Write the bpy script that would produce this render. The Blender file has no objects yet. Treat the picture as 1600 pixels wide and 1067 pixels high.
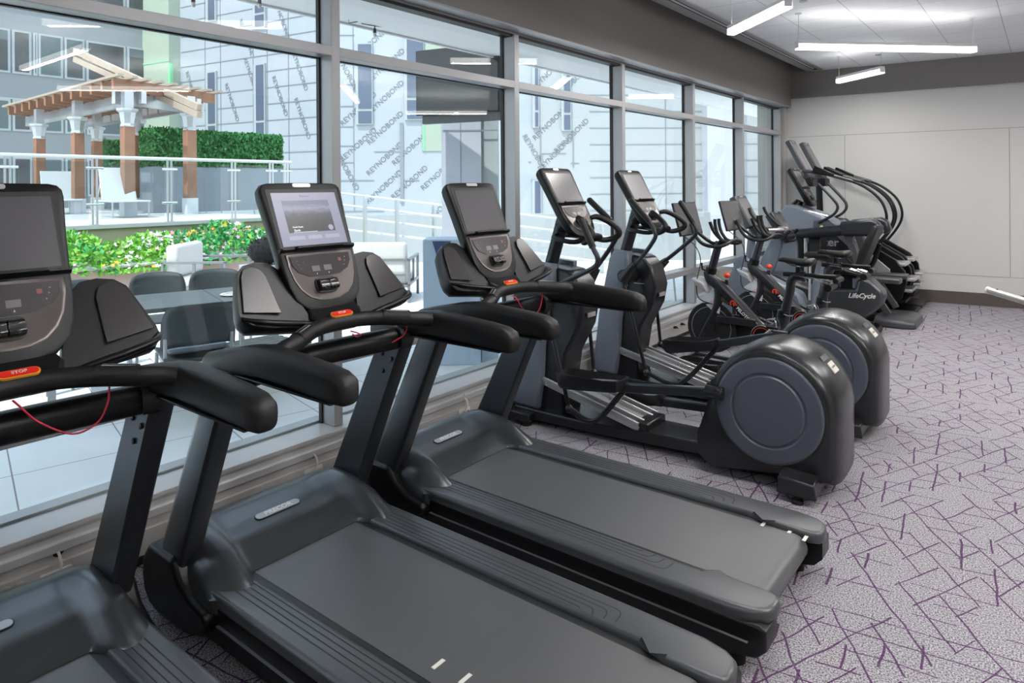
import bpy, bmesh, math, random
from mathutils import Vector, Matrix, Euler
random.seed(7)
C = bpy.context.scene.collection
SC = bpy.context.scene
PI = math.pi

# ------------------------------------------------------------------ camera
CAM_H = 1.65
YAW = math.atan2(838.0, 1062.0)
cd = bpy.data.cameras.new('camera'); cam = bpy.data.objects.new('camera', cd); C.objects.link(cam)
cd.sensor_width = 36.0; cd.lens = 1062.0/1600*36
cd.shift_y = -(533.5-291.7)/1600
cd.clip_start = 0.05; cd.clip_end = 300
cam.matrix_world = Matrix.Translation((0, 0, CAM_H)) @ Matrix.Rotation(YAW, 4, 'Z') @ Matrix.Rotation(PI/2, 4, 'X') @ Matrix.Rotation(-0.0079, 4, 'Z')
SC.camera = cam

# ------------------------------------------------------------------ light and exposure
SC.view_settings.view_transform = 'Standard'
SC.view_settings.look = 'None'
SC.view_settings.gamma = 1.0
SC.view_settings.use_curve_mapping = False
SC.view_settings.exposure = 0.70
SC.cycles.max_bounces = 8; SC.cycles.transparent_max_bounces = 16
SC.cycles.diffuse_bounces = 4; SC.cycles.glossy_bounces = 4
SC.cycles.caustics_reflective = False; SC.cycles.caustics_refractive = False
SC.cycles.sample_clamp_indirect = 6.0
SC.cycles.use_denoising = True
W = bpy.data.worlds.new('sky'); SC.world = W; W.use_nodes = True
wn = W.node_tree.nodes; wl = W.node_tree.links
bg = wn['Background']
tc = wn.new('ShaderNodeTexCoord'); sx = wn.new('ShaderNodeSeparateXYZ'); cr = wn.new('ShaderNodeValToRGB')
wl.new(tc.outputs['Generated'], sx.inputs[0]); wl.new(sx.outputs['Z'], cr.inputs[0]); wl.new(cr.outputs[0], bg.inputs[0])
cr.color_ramp.elements[0].position = 0.0; cr.color_ramp.elements[0].color = (0.82, 0.88, 0.94, 1)
cr.color_ramp.elements[1].position = 0.9; cr.color_ramp.elements[1].color = (0.50, 0.66, 0.92, 1)
bg.inputs[1].default_value = 1.6
sl = bpy.data.lights.new('sun', 'SUN'); so = bpy.data.objects.new('sun', sl); C.objects.link(so)
sl.energy = 3.0; sl.angle = math.radians(0.6); sl.color = (1.0, 0.965, 0.91)
so.rotation_euler = Vector((-0.06, 0.50, -0.86)).to_track_quat('-Z', 'Y').to_euler()
so.location = (-8, -8, 20)
LAMP_E = 1.0     # scale on every ceiling lamp

# ------------------------------------------------------------------ projection helpers (used only to place far things at a chosen distance)
_f = Vector((-math.sin(YAW), math.cos(YAW), 0)); _r = Vector((math.cos(YAW), math.sin(YAW), 0))
def _ray(px, py):
    u = px-800.0; v = py-291.7; R = 0.0079; n = math.hypot(1, R)
    a = (u-R*v)/n; b = (R*u+v)/n
    return _f + _r*(a/1062.0) + Vector((0, 0, -1))*(b/1062.0)
def at_w(px, py, w): return _ray(px, py)*w + Vector((0, 0, CAM_H))
def at_z(px, py, z):
    d = _ray(px, py); return d*((z-CAM_H)/d.z) + Vector((0, 0, CAM_H))
def at_x(px, py, x):
    d = _ray(px, py); return d*(x/d.x) + Vector((0, 0, CAM_H))
def at_y(px, py, y):
    d = _ray(px, py); return d*(y/d.y) + Vector((0, 0, CAM_H))

# ------------------------------------------------------------------ mesh builder
OFF = Vector((0, 0, 0))
def set_off(x=0, y=0, z=0):
    OFF.x = x; OFF.y = y; OFF.z = z
def smooth_path(pts, k=5, closed=False):
    P = [Vector(p) for p in pts]; n = len(P); out = []
    rng = range(n if closed else n-1)
    for i in rng:
        if closed: p0, p1, p2, p3 = P[(i-1) % n], P[i], P[(i+1) % n], P[(i+2) % n]
        else:
            p1, p2 = P[i], P[i+1]; p0 = P[i-1] if i > 0 else p1*2-p2; p3 = P[i+2] if i+2 < n else p2*2-p1
        for j in range(k):
            t = j/k; t2 = t*t; t3 = t2*t
            out.append(0.5*((2*p1)+(p2-p0)*t+(2*p0-5*p1+4*p2-p3)*t2+(3*p1-p0-3*p2+p3)*t3))
    if not closed: out.append(P[-1])
    return out
class MB:
    def __init__(s): s.v = []; s.f = []
    def add(s, vs, fs):
        o = len(s.v); s.v += [Vector(v) for v in vs]; s.f += [[i+o for i in f] for f in fs]; return s
    def box(s, x0, x1, y0, y1, z0, z1):
        if x0 > x1: x0, x1 = x1, x0
        if y0 > y1: y0, y1 = y1, y0
        if z0 > z1: z0, z1 = z1, z0
        return s.add([(x0,y0,z0),(x1,y0,z0),(x1,y1,z0),(x0,y1,z0),(x0,y0,z1),(x1,y0,z1),(x1,y1,z1),(x0,y1,z1)],
                     [(0,3,2,1),(4,5,6,7),(0,1,5,4),(1,2,6,5),(2,3,7,6),(3,0,4,7)])
    def obox(s, c, size, M=None):
        a, b, d = size[0]/2, size[1]/2, size[2]/2
        vs = [(-a,-b,-d),(a,-b,-d),(a,b,-d),(-a,b,-d),(-a,-b,d),(a,-b,d),(a,b,d),(-a,b,d)]
        M = M or Matrix.Identity(3); c = Vector(c)
        return s.add([M @ Vector(v)+c for v in vs], [(0,3,2,1),(4,5,6,7),(0,1,5,4),(1,2,6,5),(2,3,7,6),(3,0,4,7)])
    def beam(s, p, q, w, h, up=(0, 0, 1)):
        p = Vector(p); q = Vector(q); d = q-p; L = d.length; d.normalize()
        side = d.cross(Vector(up)); side.normalize(); u = side.cross(d)
        M = Matrix((d, side, u)).transposed()
        return s.obox((p+q)/2, (L, w, h), M)
    def prism(s, poly, axis, a, b):
        n = len(poly)
        def P(u, v, t): return {'y': (u, t, v), 'x': (t, u, v), 'z': (u, v, t)}[axis]
        vs = [P(u, v, a) for u, v in poly]+[P(u, v, b) for u, v in poly]
        fs = [list(range(n))[::-1], list(range(n, 2*n))]+[(i, (i+1) % n, n+(i+1) % n, n+i) for i in range(n)]
        return s.add(vs, fs)
    def loft(s, rings, cap=True, closed=True, loop=False):
        n = len(rings[0]); vs = [p for r in rings for p in r]; fs = []
        m = len(rings)
        for i in range(m if loop else m-1):
            i2 = (i+1) % m
            for j in range(n if closed else n-1):
                j2 = (j+1) % n
                fs.append((i*n+j, i*n+j2, i2*n+j2, i2*n+j))
        if cap and not loop: fs.append(list(range(n))[::-1]); fs.append([(m-1)*n+j for j in range(n)])
        return s.add(vs, fs)
    def tube(s, pts, r, n=10, closed=False, flat=1.0, up=None, k=0):
        P = smooth_path(pts, k, closed) if k else [Vector(p) for p in pts]
        m = len(P); rs = r if isinstance(r, (list, tuple)) else None
        def rad(i):
            if rs is None: return r
            t = i/(m-1)*(len(rs)-1); a = min(int(t), len(rs)-2); return rs[a]+(rs[a+1]-rs[a])*(t-a)
        T = []
        for i in range(m):
            if closed: d = P[(i+1) % m]-P[i-1]
            else: d = P[min(i+1, m-1)]-P[max(i-1, 0)]
            T.append(d.normalized())
        ref = Vector(up) if up else (Vector((0, 0, 1)) if abs(T[0].z) < 0.9 else Vector((0, 1, 0)))
        u = (ref-T[0]*ref.dot(T[0])).normalized(); rings = []
        for i in range(m):
            u = (u-T[i]*u.dot(T[i])).normalized(); w = T[i].cross(u); R = rad(i)
            rings.append([P[i]+u*(math.cos(2*PI*j/n)*R*flat)+w*(math.sin(2*PI*j/n)*R) for j in range(n)])
        return s.loft(rings, loop=closed)
    def lathe(s, prof, c, axis='z', n=24, arc=2*PI, hollow=False):
        c = Vector(c); rings = []
        full = abs(arc-2*PI) < 1e-6; cnt = n if full else n+1
        for r, h in prof:
            ring = []
            for j in range(cnt):
                a = arc*j/n; x, y = r*math.cos(a), r*math.sin(a)
                ring.append(c+Vector({'z': (x, y, h), 'y': (x, h, y), 'x': (h, x, y)}[axis]))
            rings.append(ring)
        return s.loft(rings, cap=not hollow, closed=full, loop=hollow)
    def ball(s, c, r, n=12, m=8):
        rx, ry, rz = r if isinstance(r, (tuple, list)) else (r, r, r)
        rings = []
        for i in range(m+1):
            a = -PI/2+PI*i/m; cc = max(math.cos(a), 0.02)
            rings.append([Vector((c[0]+rx*cc*math.cos(2*PI*j/n), c[1]+ry*cc*math.sin(2*PI*j/n), c[2]+rz*math.sin(a))) for j in range(n)])
        return s.loft(rings)
    def grid(s, fn, nu, nv):
        vs = [fn(i/nu, j/nv) for i in range(nu+1) for j in range(nv+1)]
        fs = [(i*(nv+1)+j, (i+1)*(nv+1)+j, (i+1)*(nv+1)+j+1, i*(nv+1)+j+1) for i in range(nu) for j in range(nv)]
        return s.add(vs, fs)
    def quad(s, a, b, c, d): return s.add([a, b, c, d], [(0, 1, 2, 3)])
    def merge(s, o, M=None):
        return s.add([(M @ v if M else v) for v in o.v], o.f)
    def xf(s, M): s.v = [M @ v for v in s.v]; return s
    def mirror_y(s):
        o = len(s.v); s.v += [Vector((v.x, -v.y, v.z)) for v in s.v]; s.f += [[i+o for i in f][::-1] for f in list(s.f)]; return s
    def flip_y(s):
        s.v = [Vector((v.x, -v.y, v.z)) for v in s.v]; s.f = [f[::-1] for f in s.f]; return s
    def build(s, name, m, parent=None, bevel=0, seg=2, smooth=35, sub=0, off=None, fix=True, label=None):
        me = bpy.data.meshes.new(name)
        o_ = OFF if off is None else Vector(off)
        me.from_pydata([tuple(v+o_) for v in s.v], [], s.f)
        me.materials.append(m)
        if fix:
            bm = bmesh.new(); bm.from_mesh(me); bmesh.ops.recalc_face_normals(bm, faces=bm.faces); bm.to_mesh(me); bm.free()
        if smooth:
            me.polygons.foreach_set('use_smooth', [True]*len(me.polygons)); me.set_sharp_from_angle(angle=math.radians(smooth))
        me.update()
        ob = bpy.data.objects.new(name, me); C.objects.link(ob)
        if parent is not None: ob.parent = parent
        if bevel:
            b = ob.modifiers.new('bevel', 'BEVEL'); b.width = bevel; b.segments = seg; b.limit_method = 'ANGLE'; b.angle_limit = math.radians(35)
        if sub:
            q = ob.modifiers.new('sub', 'SUBSURF'); q.levels = sub; q.render_levels = sub
        if label: ob['label'] = label
        return ob
def thing(name, label, cat, loc=(0, 0, 0), rz=0, group=None):
    o = bpy.data.objects.new(name, None); C.objects.link(o); o.empty_display_size = 0.1
    o.location = loc; o.rotation_euler = (0, 0, rz); o['label'] = label; o['category'] = cat
    if group: o['group'] = group
    return o
def tag(o, label, cat, group=None, kind=None):
    o['label'] = label; o['category'] = cat
    if group: o['group'] = group
    if kind: o['kind'] = kind
    return o
def struct(o):
    o['kind'] = 'structure'; return o
def copy_tree(o, parent=None):
    c = o.copy(); C.objects.link(c)
    if parent is not None: c.parent = parent
    for ch in [k for k in bpy.data.objects if k.parent == o]: copy_tree(ch, c)
    return c
def rrect(w, h, r, n=4, cx=0, cy=0):
    out = []
    for sx_, sy_, a0 in ((1, 1, 0), (-1, 1, PI/2), (-1, -1, PI), (1, -1, 3*PI/2)):
        for i in range(n+1):
            a = a0+PI/2*i/n; out.append((cx+sx_*(w/2-r)+r*math.cos(a), cy+sy_*(h/2-r)+r*math.sin(a)))
    return out
_tc = {}
def text_mb(txt, size, depth=0.001, align='CENTER', bold=0.0, shear=0.0):
    """text as mesh geometry lying in its own x/y plane, facing +z"""
    cu = bpy.data.curves.new('t', 'FONT'); cu.body = txt; cu.size = size; cu.extrude = depth
    cu.align_x = align; cu.align_y = 'CENTER'; cu.offset = bold; cu.shear = shear; cu.resolution_u = 3
    o = bpy.data.objects.new('t', cu); C.objects.link(o)
    dg = bpy.context.evaluated_depsgraph_get(); me = bpy.data.meshes.new_from_object(o.evaluated_get(dg))
    m = MB(); m.v = [v.co.copy() for v in me.vertices]; m.f = [list(p.vertices) for p in me.polygons]
    bpy.data.objects.remove(o); bpy.data.curves.remove(cu); bpy.data.meshes.remove(me)
    return m
def frame(o, xdir, ydir):
    x = Vector(xdir).normalized(); y = Vector(ydir); y = (y-x*y.dot(x)).normalized(); z = x.cross(y)
    M = Matrix((x, y, z)).transposed().to_4x4(); M.translation = Vector(o); return M

# ------------------------------------------------------------------ materials
def mat(name, col, rough=0.5, metal=0.0, bump=0.0, bscale=200.0, var=0.0, vscale=3.0, emit=None, es=0.0, coat=0.0, spec=0.5, rvar=0.0):
    m = bpy.data.materials.new(name); m.use_nodes = True
    N = m.node_tree.nodes; L = m.node_tree.links; b = N['Principled BSDF']
    b.inputs['Base Color'].default_value = (*col, 1); b.inputs['Roughness'].default_value = rough
    b.inputs['Metallic'].default_value = metal; b.inputs['Specular IOR Level'].default_value = spec
    b.inputs['Coat Weight'].default_value = coat
    t = None
    if bump or var or rvar:
        t = N.new('ShaderNodeTexCoord')
    if var or rvar:
        n = N.new('ShaderNodeTexNoise'); n.inputs['Scale'].default_value = vscale; n.inputs['Detail'].default_value = 4
        L.new(t.outputs['Object'], n.inputs['Vector'])
    if var:
        mx = N.new('ShaderNodeMix'); mx.data_type = 'RGBA'
        mx.inputs[6].default_value = (*[c*(1-var) for c in col], 1); mx.inputs[7].default_value = (*[min(c*(1+var), 1) for c in col], 1)
        L.new(n.outputs['Fac'], mx.inputs[0]); L.new(mx.outputs[2], b.inputs['Base Color'])
    if rvar:
        mr = N.new('ShaderNodeMapRange'); mr.inputs['To Min'].default_value = max(rough-rvar, 0.02); mr.inputs['To Max'].default_value = rough+rvar
        L.new(n.outputs['Fac'], mr.inputs['Value']); L.new(mr.outputs[0], b.inputs['Roughness'])
    if bump:
        n2 = N.new('ShaderNodeTexNoise'); n2.inputs['Scale'].default_value = bscale; n2.inputs['Detail'].default_value = 3
        L.new(t.outputs['Object'], n2.inputs['Vector'])
        bp = N.new('ShaderNodeBump'); bp.inputs['Strength'].default_value = bump; bp.inputs['Distance'].default_value = 0.002
        L.new(n2.outputs['Fac'], bp.inputs['Height']); L.new(bp.outputs[0], b.inputs['Normal'])
    if emit:
        b.inputs['Emission Color'].default_value = (*emit, 1); b.inputs['Emission Strength'].default_value = es
    return m
def glass(name, tint=(0.93, 0.96, 0.95), ior=1.5, rough=0.0):
    m = bpy.data.materials.new(name); m.use_nodes = True
    N = m.node_tree.nodes; L = m.node_tree.links; N.clear()
    o = N.new('ShaderNodeOutputMaterial'); mx = N.new('ShaderNodeMixShader'); f = N.new('ShaderNodeFresnel'); f.inputs[0].default_value = ior
    t = N.new('ShaderNodeBsdfTransparent'); t.inputs[0].default_value = (*tint, 1)
    g = N.new('ShaderNodeBsdfGlossy'); g.inputs['Roughness'].default_value = rough
    ge = N.new('ShaderNodeNewGeometry'); mr = N.new('ShaderNodeMapRange'); mr.inputs['To Min'].default_value = ior; mr.inputs['To Max'].default_value = 1.0/ior
    L.new(ge.outputs['Backfacing'], mr.inputs['Value']); L.new(mr.outputs[0], f.inputs[0])
    L.new(f.outputs[0], mx.inputs[0]); L.new(t.outputs[0], mx.inputs[1]); L.new(g.outputs[0], mx.inputs[2]); L.new(mx.outputs[0], o.inputs[0])
    return m
M = {}
M['black'] = mat('black_plastic', (0.006, 0.006, 0.007), 0.32, bump=0.15, bscale=900, spec=0.28)
M['soft'] = mat('soft_black_grip', (0.009, 0.0085, 0.009), 0.44, bump=0.2, bscale=700, spec=0.3)
M['frame'] = mat('dark_painted_steel', (0.038, 0.042, 0.050), 0.30, 0.55, bump=0.08, bscale=600, spec=0.4)
M['hood'] = mat('charcoal_satin_plastic', (0.090, 0.095, 0.102), 0.28, 0.7, bump=0.03, bscale=1200)
M['rail'] = mat('grey_deck_plastic', (0.052, 0.055, 0.060), 0.33, bump=0.1, bscale=900)
M['belt'] = mat('rubber_belt', (0.072, 0.074, 0.077), 0.34, bump=0.2, bscale=1100, rvar=0.06, vscale=5)
M['rubber'] = mat('rubber', (0.012, 0.012, 0.013), 0.65, spec=0.3)
M['groove'] = mat('groove_shadow_line', (0.012, 0.012, 0.014), 0.6)
M['panel'] = mat('bronze_grey_panel', (0.115, 0.10, 0.095), 0.28, 0.5)
M['keypad'] = mat('smoked_keypad', (0.045, 0.04, 0.042), 0.18, coat=0.4)
M['screen'] = mat('unlit_screen', (0.075, 0.073, 0.078), 0.25, coat=0.2)
M['screen2'] = mat('unlit_screen_pale', (0.14, 0.135, 0.14), 0.3, coat=0.3)
M['silver'] = mat('brushed_silver', (0.62, 0.62, 0.63), 0.32, 0.8)
M['sensor'] = mat('pulse_sensor_metal', (0.55, 0.52, 0.50), 0.35, 0.7)
M['badge'] = mat('silver_badge', (0.42, 0.43, 0.45), 0.35, 0.3)
M['white'] = mat('white_plastic', (0.78, 0.78, 0.77), 0.4)
M['red'] = mat('red_plastic', (0.75, 0.02, 0.015), 0.35)
M['orange'] = mat('orange_trim', (0.85, 0.35, 0.03), 0.4)
M['redcord'] = mat('red_cord', (0.45, 0.01, 0.03), 0.5)
M['disc'] = mat('blue_grey_disc', (0.065, 0.073, 0.095), 0.34, bump=0.05, bscale=1000)
M['bluegrey'] = mat('blue_grey_shroud', (0.155, 0.18, 0.22), 0.34)
M['alu'] = mat('aluminium_channel', (0.60, 0.60, 0.60), 0.30, 0.85, rvar=0.08, vscale=8)
M['chrome'] = mat('chrome', (0.7, 0.7, 0.7), 0.15, 1.0)
M['cable'] = mat('white_cable', (0.75, 0.73, 0.68), 0.5)
M['blackcable'] = mat('black_cable', (0.012, 0.012, 0.012), 0.5)
# ================================================================== THE ROOM
XW = -3.10                     # face of the low wall box under the windows
GX = -3.32; FX = -3.20         # glass plane, inner face of the window frame
YB, XR = -4.2, 4.6             # back wall, right wall
Y0, SL = 11.15, 0.089          # far wall: y = Y0 + SL * x
CZ = 3.36                      # ceiling
def carpet():
    m = bpy.data.materials.new('patterned_carpet'); m.use_nodes = True
    N = m.node_tree.nodes; L = m.node_tree.links; b = N['Principled BSDF']
    b.inputs['Roughness'].default_value = 0.95; b.inputs['Specular IOR Level'].default_value = 0.15
    tc = N.new('ShaderNodeTexCoord')
    def math_(op, a, b_=None, c=None):
        n = N.new('ShaderNodeMath'); n.operation = op
        for i, v in enumerate((a, b_, c)):
            if v is None: continue
            if isinstance(v, (int, float)): n.inputs[i].default_value = v
            else: L.new(v, n.inputs[i])
        return n.outputs[0]
    # wobble the pattern a little, as woven yarn does
    nz = N.new('ShaderNodeTexNoise'); nz.inputs['Scale'].default_value = 3.2; L.new(tc.outputs['Object'], nz.inputs['Vector'])
    va = N.new('ShaderNodeVectorMath'); va.operation = 'SCALE'; va.inputs['Scale'].default_value = 0.045
    sb = N.new('ShaderNodeVectorMath'); sb.operation = 'SUBTRACT'; L.new(nz.outputs['Color'], sb.inputs[0]); sb.inputs[1].default_value = (0.5, 0.5, 0.5)
    L.new(sb.outputs[0], va.inputs[0])
    ad = N.new('ShaderNodeVectorMath'); ad.operation = 'ADD'; L.new(tc.outputs['Object'], ad.inputs[0]); L.new(va.outputs[0], ad.inputs[1])
    sp = N.new('ShaderNodeSeparateXYZ'); L.new(ad.outputs[0], sp.inputs[0])
    X, Y = sp.outputs[0], sp.outputs[1]
    tot = None
    A = 0.145; Hh = A*0.80
    for k, (ang, thr, wd) in enumerate(((8, 0.35, 0.0024), (66, 0.36, 0.0024), (122, 0.46, 0.0027), (95, 0.74, 0.0030))):
        a = math.radians(ang); cx, sy = math.cos(a), math.sin(a)
        d = math_('ADD', math_('MULTIPLY', X, -sy), math_('MULTIPLY', Y, cx))
        t = math_('ADD', math_('MULTIPLY', X, cx), math_('MULTIPLY', Y, sy))
        ds = math_('DIVIDE', d, Hh); i = math_('ROUND', ds)
        dist = math_('MULTIPLY', math_('ABSOLUTE', math_('SUBTRACT', ds, i)), Hh)
        j = math_('FLOOR', math_('SUBTRACT', math_('DIVIDE', t, A), math_('MULTIPLY', i, 0.5)))
        cv = N.new('ShaderNodeCombineXYZ'); L.new(i, cv.inputs[0]); L.new(j, cv.inputs[1]); cv.inputs[2].default_value = k*7.3
        wn_ = N.new('ShaderNodeTexWhiteNoise'); wn_.noise_dimensions = '3D'; L.new(cv.outputs[0], wn_.inputs['Vector'])
        on = math_('GREATER_THAN', wn_.outputs['Value'], thr)
        ln = math_('LESS_THAN', dist, math_('MULTIPLY', math_('ADD', wn_.outputs['Value'], 0.6), wd))
        r = math_('MULTIPLY', on, ln)
        tot = r if tot is None else math_('MAXIMUM', tot, r)
    fn = N.new('ShaderNodeTexNoise'); fn.inputs['Scale'].default_value = 170; fn.inputs['Detail'].default_value = 3; L.new(tc.outputs['Object'], fn.inputs['Vector'])
    vr = N.new('ShaderNodeTexVoronoi'); vr.inputs['Scale'].default_value = 260; L.new(tc.outputs['Object'], vr.inputs['Vector'])
    rp = N.new('ShaderNodeValToRGB'); e = rp.color_ramp.elements
    e[0].position = 0.38; e[0].color = (0.088, 0.083, 0.092, 1); e[1].position = 0.62; e[1].color = (0.495, 0.488, 0.505, 1)
    L.new(fn.outputs['Fac'], rp.inputs[0])
    lg = N.new('ShaderNodeTexNoise'); lg.inputs['Scale'].default_value = 1.1; L.new(tc.outputs['Object'], lg.inputs['Vector'])
    tint = N.new('ShaderNodeMix'); tint.data_type = 'RGBA'; tint.inputs[6].default_value = (0.93, 0.93, 1.0, 1); tint.inputs[7].default_value = (1.0, 0.96, 0.95, 1); L.new(lg.outputs['Fac'], tint.inputs[0])  # soft pinkish and bluish light reflections put into the carpet colour
    ml = N.new('ShaderNodeMix'); ml.data_type = 'RGBA'; ml.blend_type = 'MULTIPLY'; ml.inputs[0].default_value = 1.0
    L.new(rp.outputs[0], ml.inputs[6]); L.new(tint.outputs[2], ml.inputs[7])
    ln2 = N.new('ShaderNodeMix'); ln2.data_type = 'RGBA'; ln2.inputs[7].default_value = (0.060, 0.010, 0.070, 1)
    n3 = N.new('ShaderNodeTexNoise'); n3.inputs['Scale'].default_value = 120; L.new(tc.outputs['Object'], n3.inputs['Vector'])
    fac = math_('MULTIPLY', tot, math_('ADD', math_('MULTIPLY', n3.outputs['Fac'], 0.6), 0.58))
    L.new(fac, ln2.inputs[0]); L.new(ml.outputs[2], ln2.inputs[6]); L.new(ln2.outputs[2], b.inputs['Base Color'])
    bp = N.new('ShaderNodeBump'); bp.inputs['Strength'].default_value = 0.5; bp.inputs['Distance'].default_value = 0.004
    L.new(fn.outputs['Fac'], bp.inputs['Height']); L.new(bp.outputs[0], b.inputs['Normal'])
    return m
def tiles(name, base, line, sx_, sy_, lw, ox=0, oy=0, rot=0.0, rough=0.7, var=0.04):
    m = bpy.data.materials.new(name); m.use_nodes = True
    N = m.node_tree.nodes; L = m.node_tree.links; b = N['Principled BSDF']; b.inputs['Roughness'].default_value = rough
    tc = N.new('ShaderNodeTexCoord'); mp = N.new('ShaderNodeMapping'); mp.inputs['Rotation'].default_value = (0, 0, rot)
    mp.inputs['Location'].default_value = (ox, oy, 0); L.new(tc.outputs['Object'], mp.inputs[0])
    sp = N.new('ShaderNodeSeparateXYZ'); L.new(mp.outputs[0], sp.inputs[0])
    outs = []
    for ch, s_ in ((0, sx_), (1, sy_)):
        w = N.new('ShaderNodeMath'); w.operation = 'PINGPONG'; w.inputs[1].default_value = s_/2; L.new(sp.outputs[ch], w.inputs[0])
        g = N.new('ShaderNodeMath'); g.operation = 'LESS_THAN'; g.inputs[1].default_value = lw; L.new(w.outputs[0], g.inputs[0]); outs.append(g.outputs[0])
    mx = N.new('ShaderNodeMath'); mx.operation = 'MAXIMUM'; L.new(outs[0], mx.inputs[0]); L.new(outs[1], mx.inputs[1])
    nz = N.new('ShaderNodeTexNoise'); nz.inputs['Scale'].default_value = 2.5; nz.inputs['Detail'].default_value = 6; L.new(tc.outputs['Object'], nz.inputs['Vector'])
    cm = N.new('ShaderNodeMix'); cm.data_type = 'RGBA'
    cm.inputs[6].default_value = (*[c*(1-var) for c in base], 1); cm.inputs[7].default_value = (*[c*(1+var) for c in base], 1); L.new(nz.outputs['Fac'], cm.inputs[0])
    c2 = N.new('ShaderNodeMix'); c2.data_type = 'RGBA'; L.new(mx.outputs[0], c2.inputs[0]); L.new(cm.outputs[2], c2.inputs[6]); c2.inputs[7].default_value = (*line, 1)
    L.new(c2.outputs[2], b.inputs['Base Color'])
    return m
M['carpet'] = carpet()
M['ceiling'] = tiles('ceiling_tiles', (0.93, 0.94, 0.96), (0.50, 0.51, 0.54), 0.58, 0.575, 0.0035, ox=1.53, oy=-6.92, rough=0.9, var=0.02)
M['soffitgrey'] = mat('taupe_bulkhead_paint', (0.235, 0.222, 0.212), 0.75)
M['wallpanel'] = mat('cream_wall_panel', (0.60, 0.60, 0.585), 0.45, var=0.015, vscale=1.5)
M['paintdark'] = mat('taupe_paint', (0.24, 0.22, 0.205), 0.8)
M['paint'] = mat('off_white_paint', (0.62, 0.61, 0.59), 0.8)
M['alloy'] = mat('silver_window_alloy', (0.40, 0.405, 0.415), 0.38, 0.25)
M['sillm'] = mat('grey_sill_enamel', (0.54, 0.54, 0.535), 0.36, 0.1)
M['boxm'] = mat('warm_grey_enamel', (0.47, 0.455, 0.44), 0.4, 0.1)
M['base'] = mat('brown_rubber_base', (0.075, 0.062, 0.055), 0.6)
M['seam'] = mat('panel_seam', (0.36, 0.355, 0.34), 0.8)
M['gasket'] = mat('black_gasket', (0.008, 0.009, 0.010), 0.5)
M['glass'] = glass('window_glass')
M['dark'] = mat('dark_recess', (0.03, 0.03, 0.03), 0.8)
M['cove'] = mat('cove_grey', (0.30, 0.295, 0.29), 0.8)
M['diff'] = mat('diffuser_grey', (0.42, 0.43, 0.44), 0.45, 0.3)

set_off()
struct(MB().box(-3.30, XR, YB, Y0+SL*XR+0.3, -0.12, 0).build('floor', M['carpet'], smooth=0))
struct(MB().box(-2.80, XR, YB, Y0+0.6, CZ, CZ+0.12).build('ceiling', M['ceiling'], smooth=0))
def farwall(x0, x1, z0, z1, dy0, dy1):
    m = MB(); a = [(x0, Y0+SL*x0+dy0), (x1, Y0+SL*x1+dy0), (x1, Y0+SL*x1+dy1), (x0, Y0+SL*x0+dy1)]
    return m.prism(a, 'z', z0, z1)
wf = struct(farwall(-3.6, XR, 0, 4.0, 0, 0.2).build('wall_far', M['wallpanel'], smooth=0))
farwall(-3.6, XR, 2.965, 4.0, -0.025, 0.0).build('upper_band', M['soffitgrey'], wf, smooth=0)
sm = farwall(-3.2, XR, 2.372, 2.380, -0.003, 0.001); sm.merge(farwall(-3.2, XR, 0.395, 0.402, -0.003, 0.001))
for x in (-2.36, -0.40, 1.56, 3.52): sm.merge(farwall(x-0.004, x+0.004, 0.40, 2.375, -0.003, 0.001))
sm.build('panel_seam', M['seam'], wf, smooth=0)
struct(farwall(-3.2, XR, 0, 0.17, -0.014, 0.0).build('baseboard_far', M['base'], smooth=0, bevel=0.003))
struct(MB().box(XR, XR+0.15, YB, Y0+0.8, 0, 3.5).build('wall_right', M['paintdark'], smooth=0))
struct(MB().box(XR-0.012, XR, YB, Y0+0.35, 0, 0.12).build('baseboard_right', M['base'], smooth=0))
struct(MB().box(-3.6, XR+0.15, YB-0.15, YB, 0, 3.5).build('wall_back', M['paintdark'], smooth=0))
struct(MB().box(-3.1, XR, YB, YB+0.012, 0, 0.12).build('baseboard_back', M['base'], smooth=0))
YE = Y0+SL*XW                      # where the far wall meets the window wall
# bulkhead over the windows, its lip, the dark cove above
bh = struct(MB().box(-3.335, XW, YB, YE, 2.845, 3.75).build('wall_left', M['soffitgrey'], smooth=0))
MB().box(-3.30, XW+0.006, YB, YE-0.004, 2.832, 2.846).build('bulkhead_lip', M['alloy'], bh, smooth=0)
MB().box(-3.30, -3.22, YB, YE-0.004, 2.80, 2.832).build('shadow_gap', M['gasket'], bh, smooth=0)
struct(MB().box(-3.45, -2.72, YB, Y0, 3.75, 3.83).build('trim_1', M['cove'], smooth=0))
cs = struct(MB().box(-2.86, -2.80, YB, Y0+SL*-2.8, CZ+0.0, 3.75).build('trim_2', M['cove'], smooth=0))
# linear slot diffuser set into the ceiling edge
df = thing('linear_air_diffuser', 'long grey slotted air diffuser running along the ceiling edge above the windows', 'air vent', (-2.70, 2.0, CZ))
set_off(2.70, -2.0, -CZ)
MB().box(-2.845, -2.80, YB, 10.78, CZ-0.012, CZ+0.10).box(-2.80, -2.735, YB, 10.78, CZ-0.014, CZ-0.001).box(-2.665, -2.61, YB, 10.78, CZ-0.014, CZ-0.001).build('diffuser_frame', M['diff'], df, bevel=0.002)
MB().box(-2.735, -2.665, YB, 10.78, CZ-0.006, CZ-0.001).build('slot', M['gasket'], df, smooth=0)
MB().box(-2.708, -2.692, YB, 10.6, CZ-0.013, CZ-0.006).build('blade', M['white'], df, smooth=0)
set_off()
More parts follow.
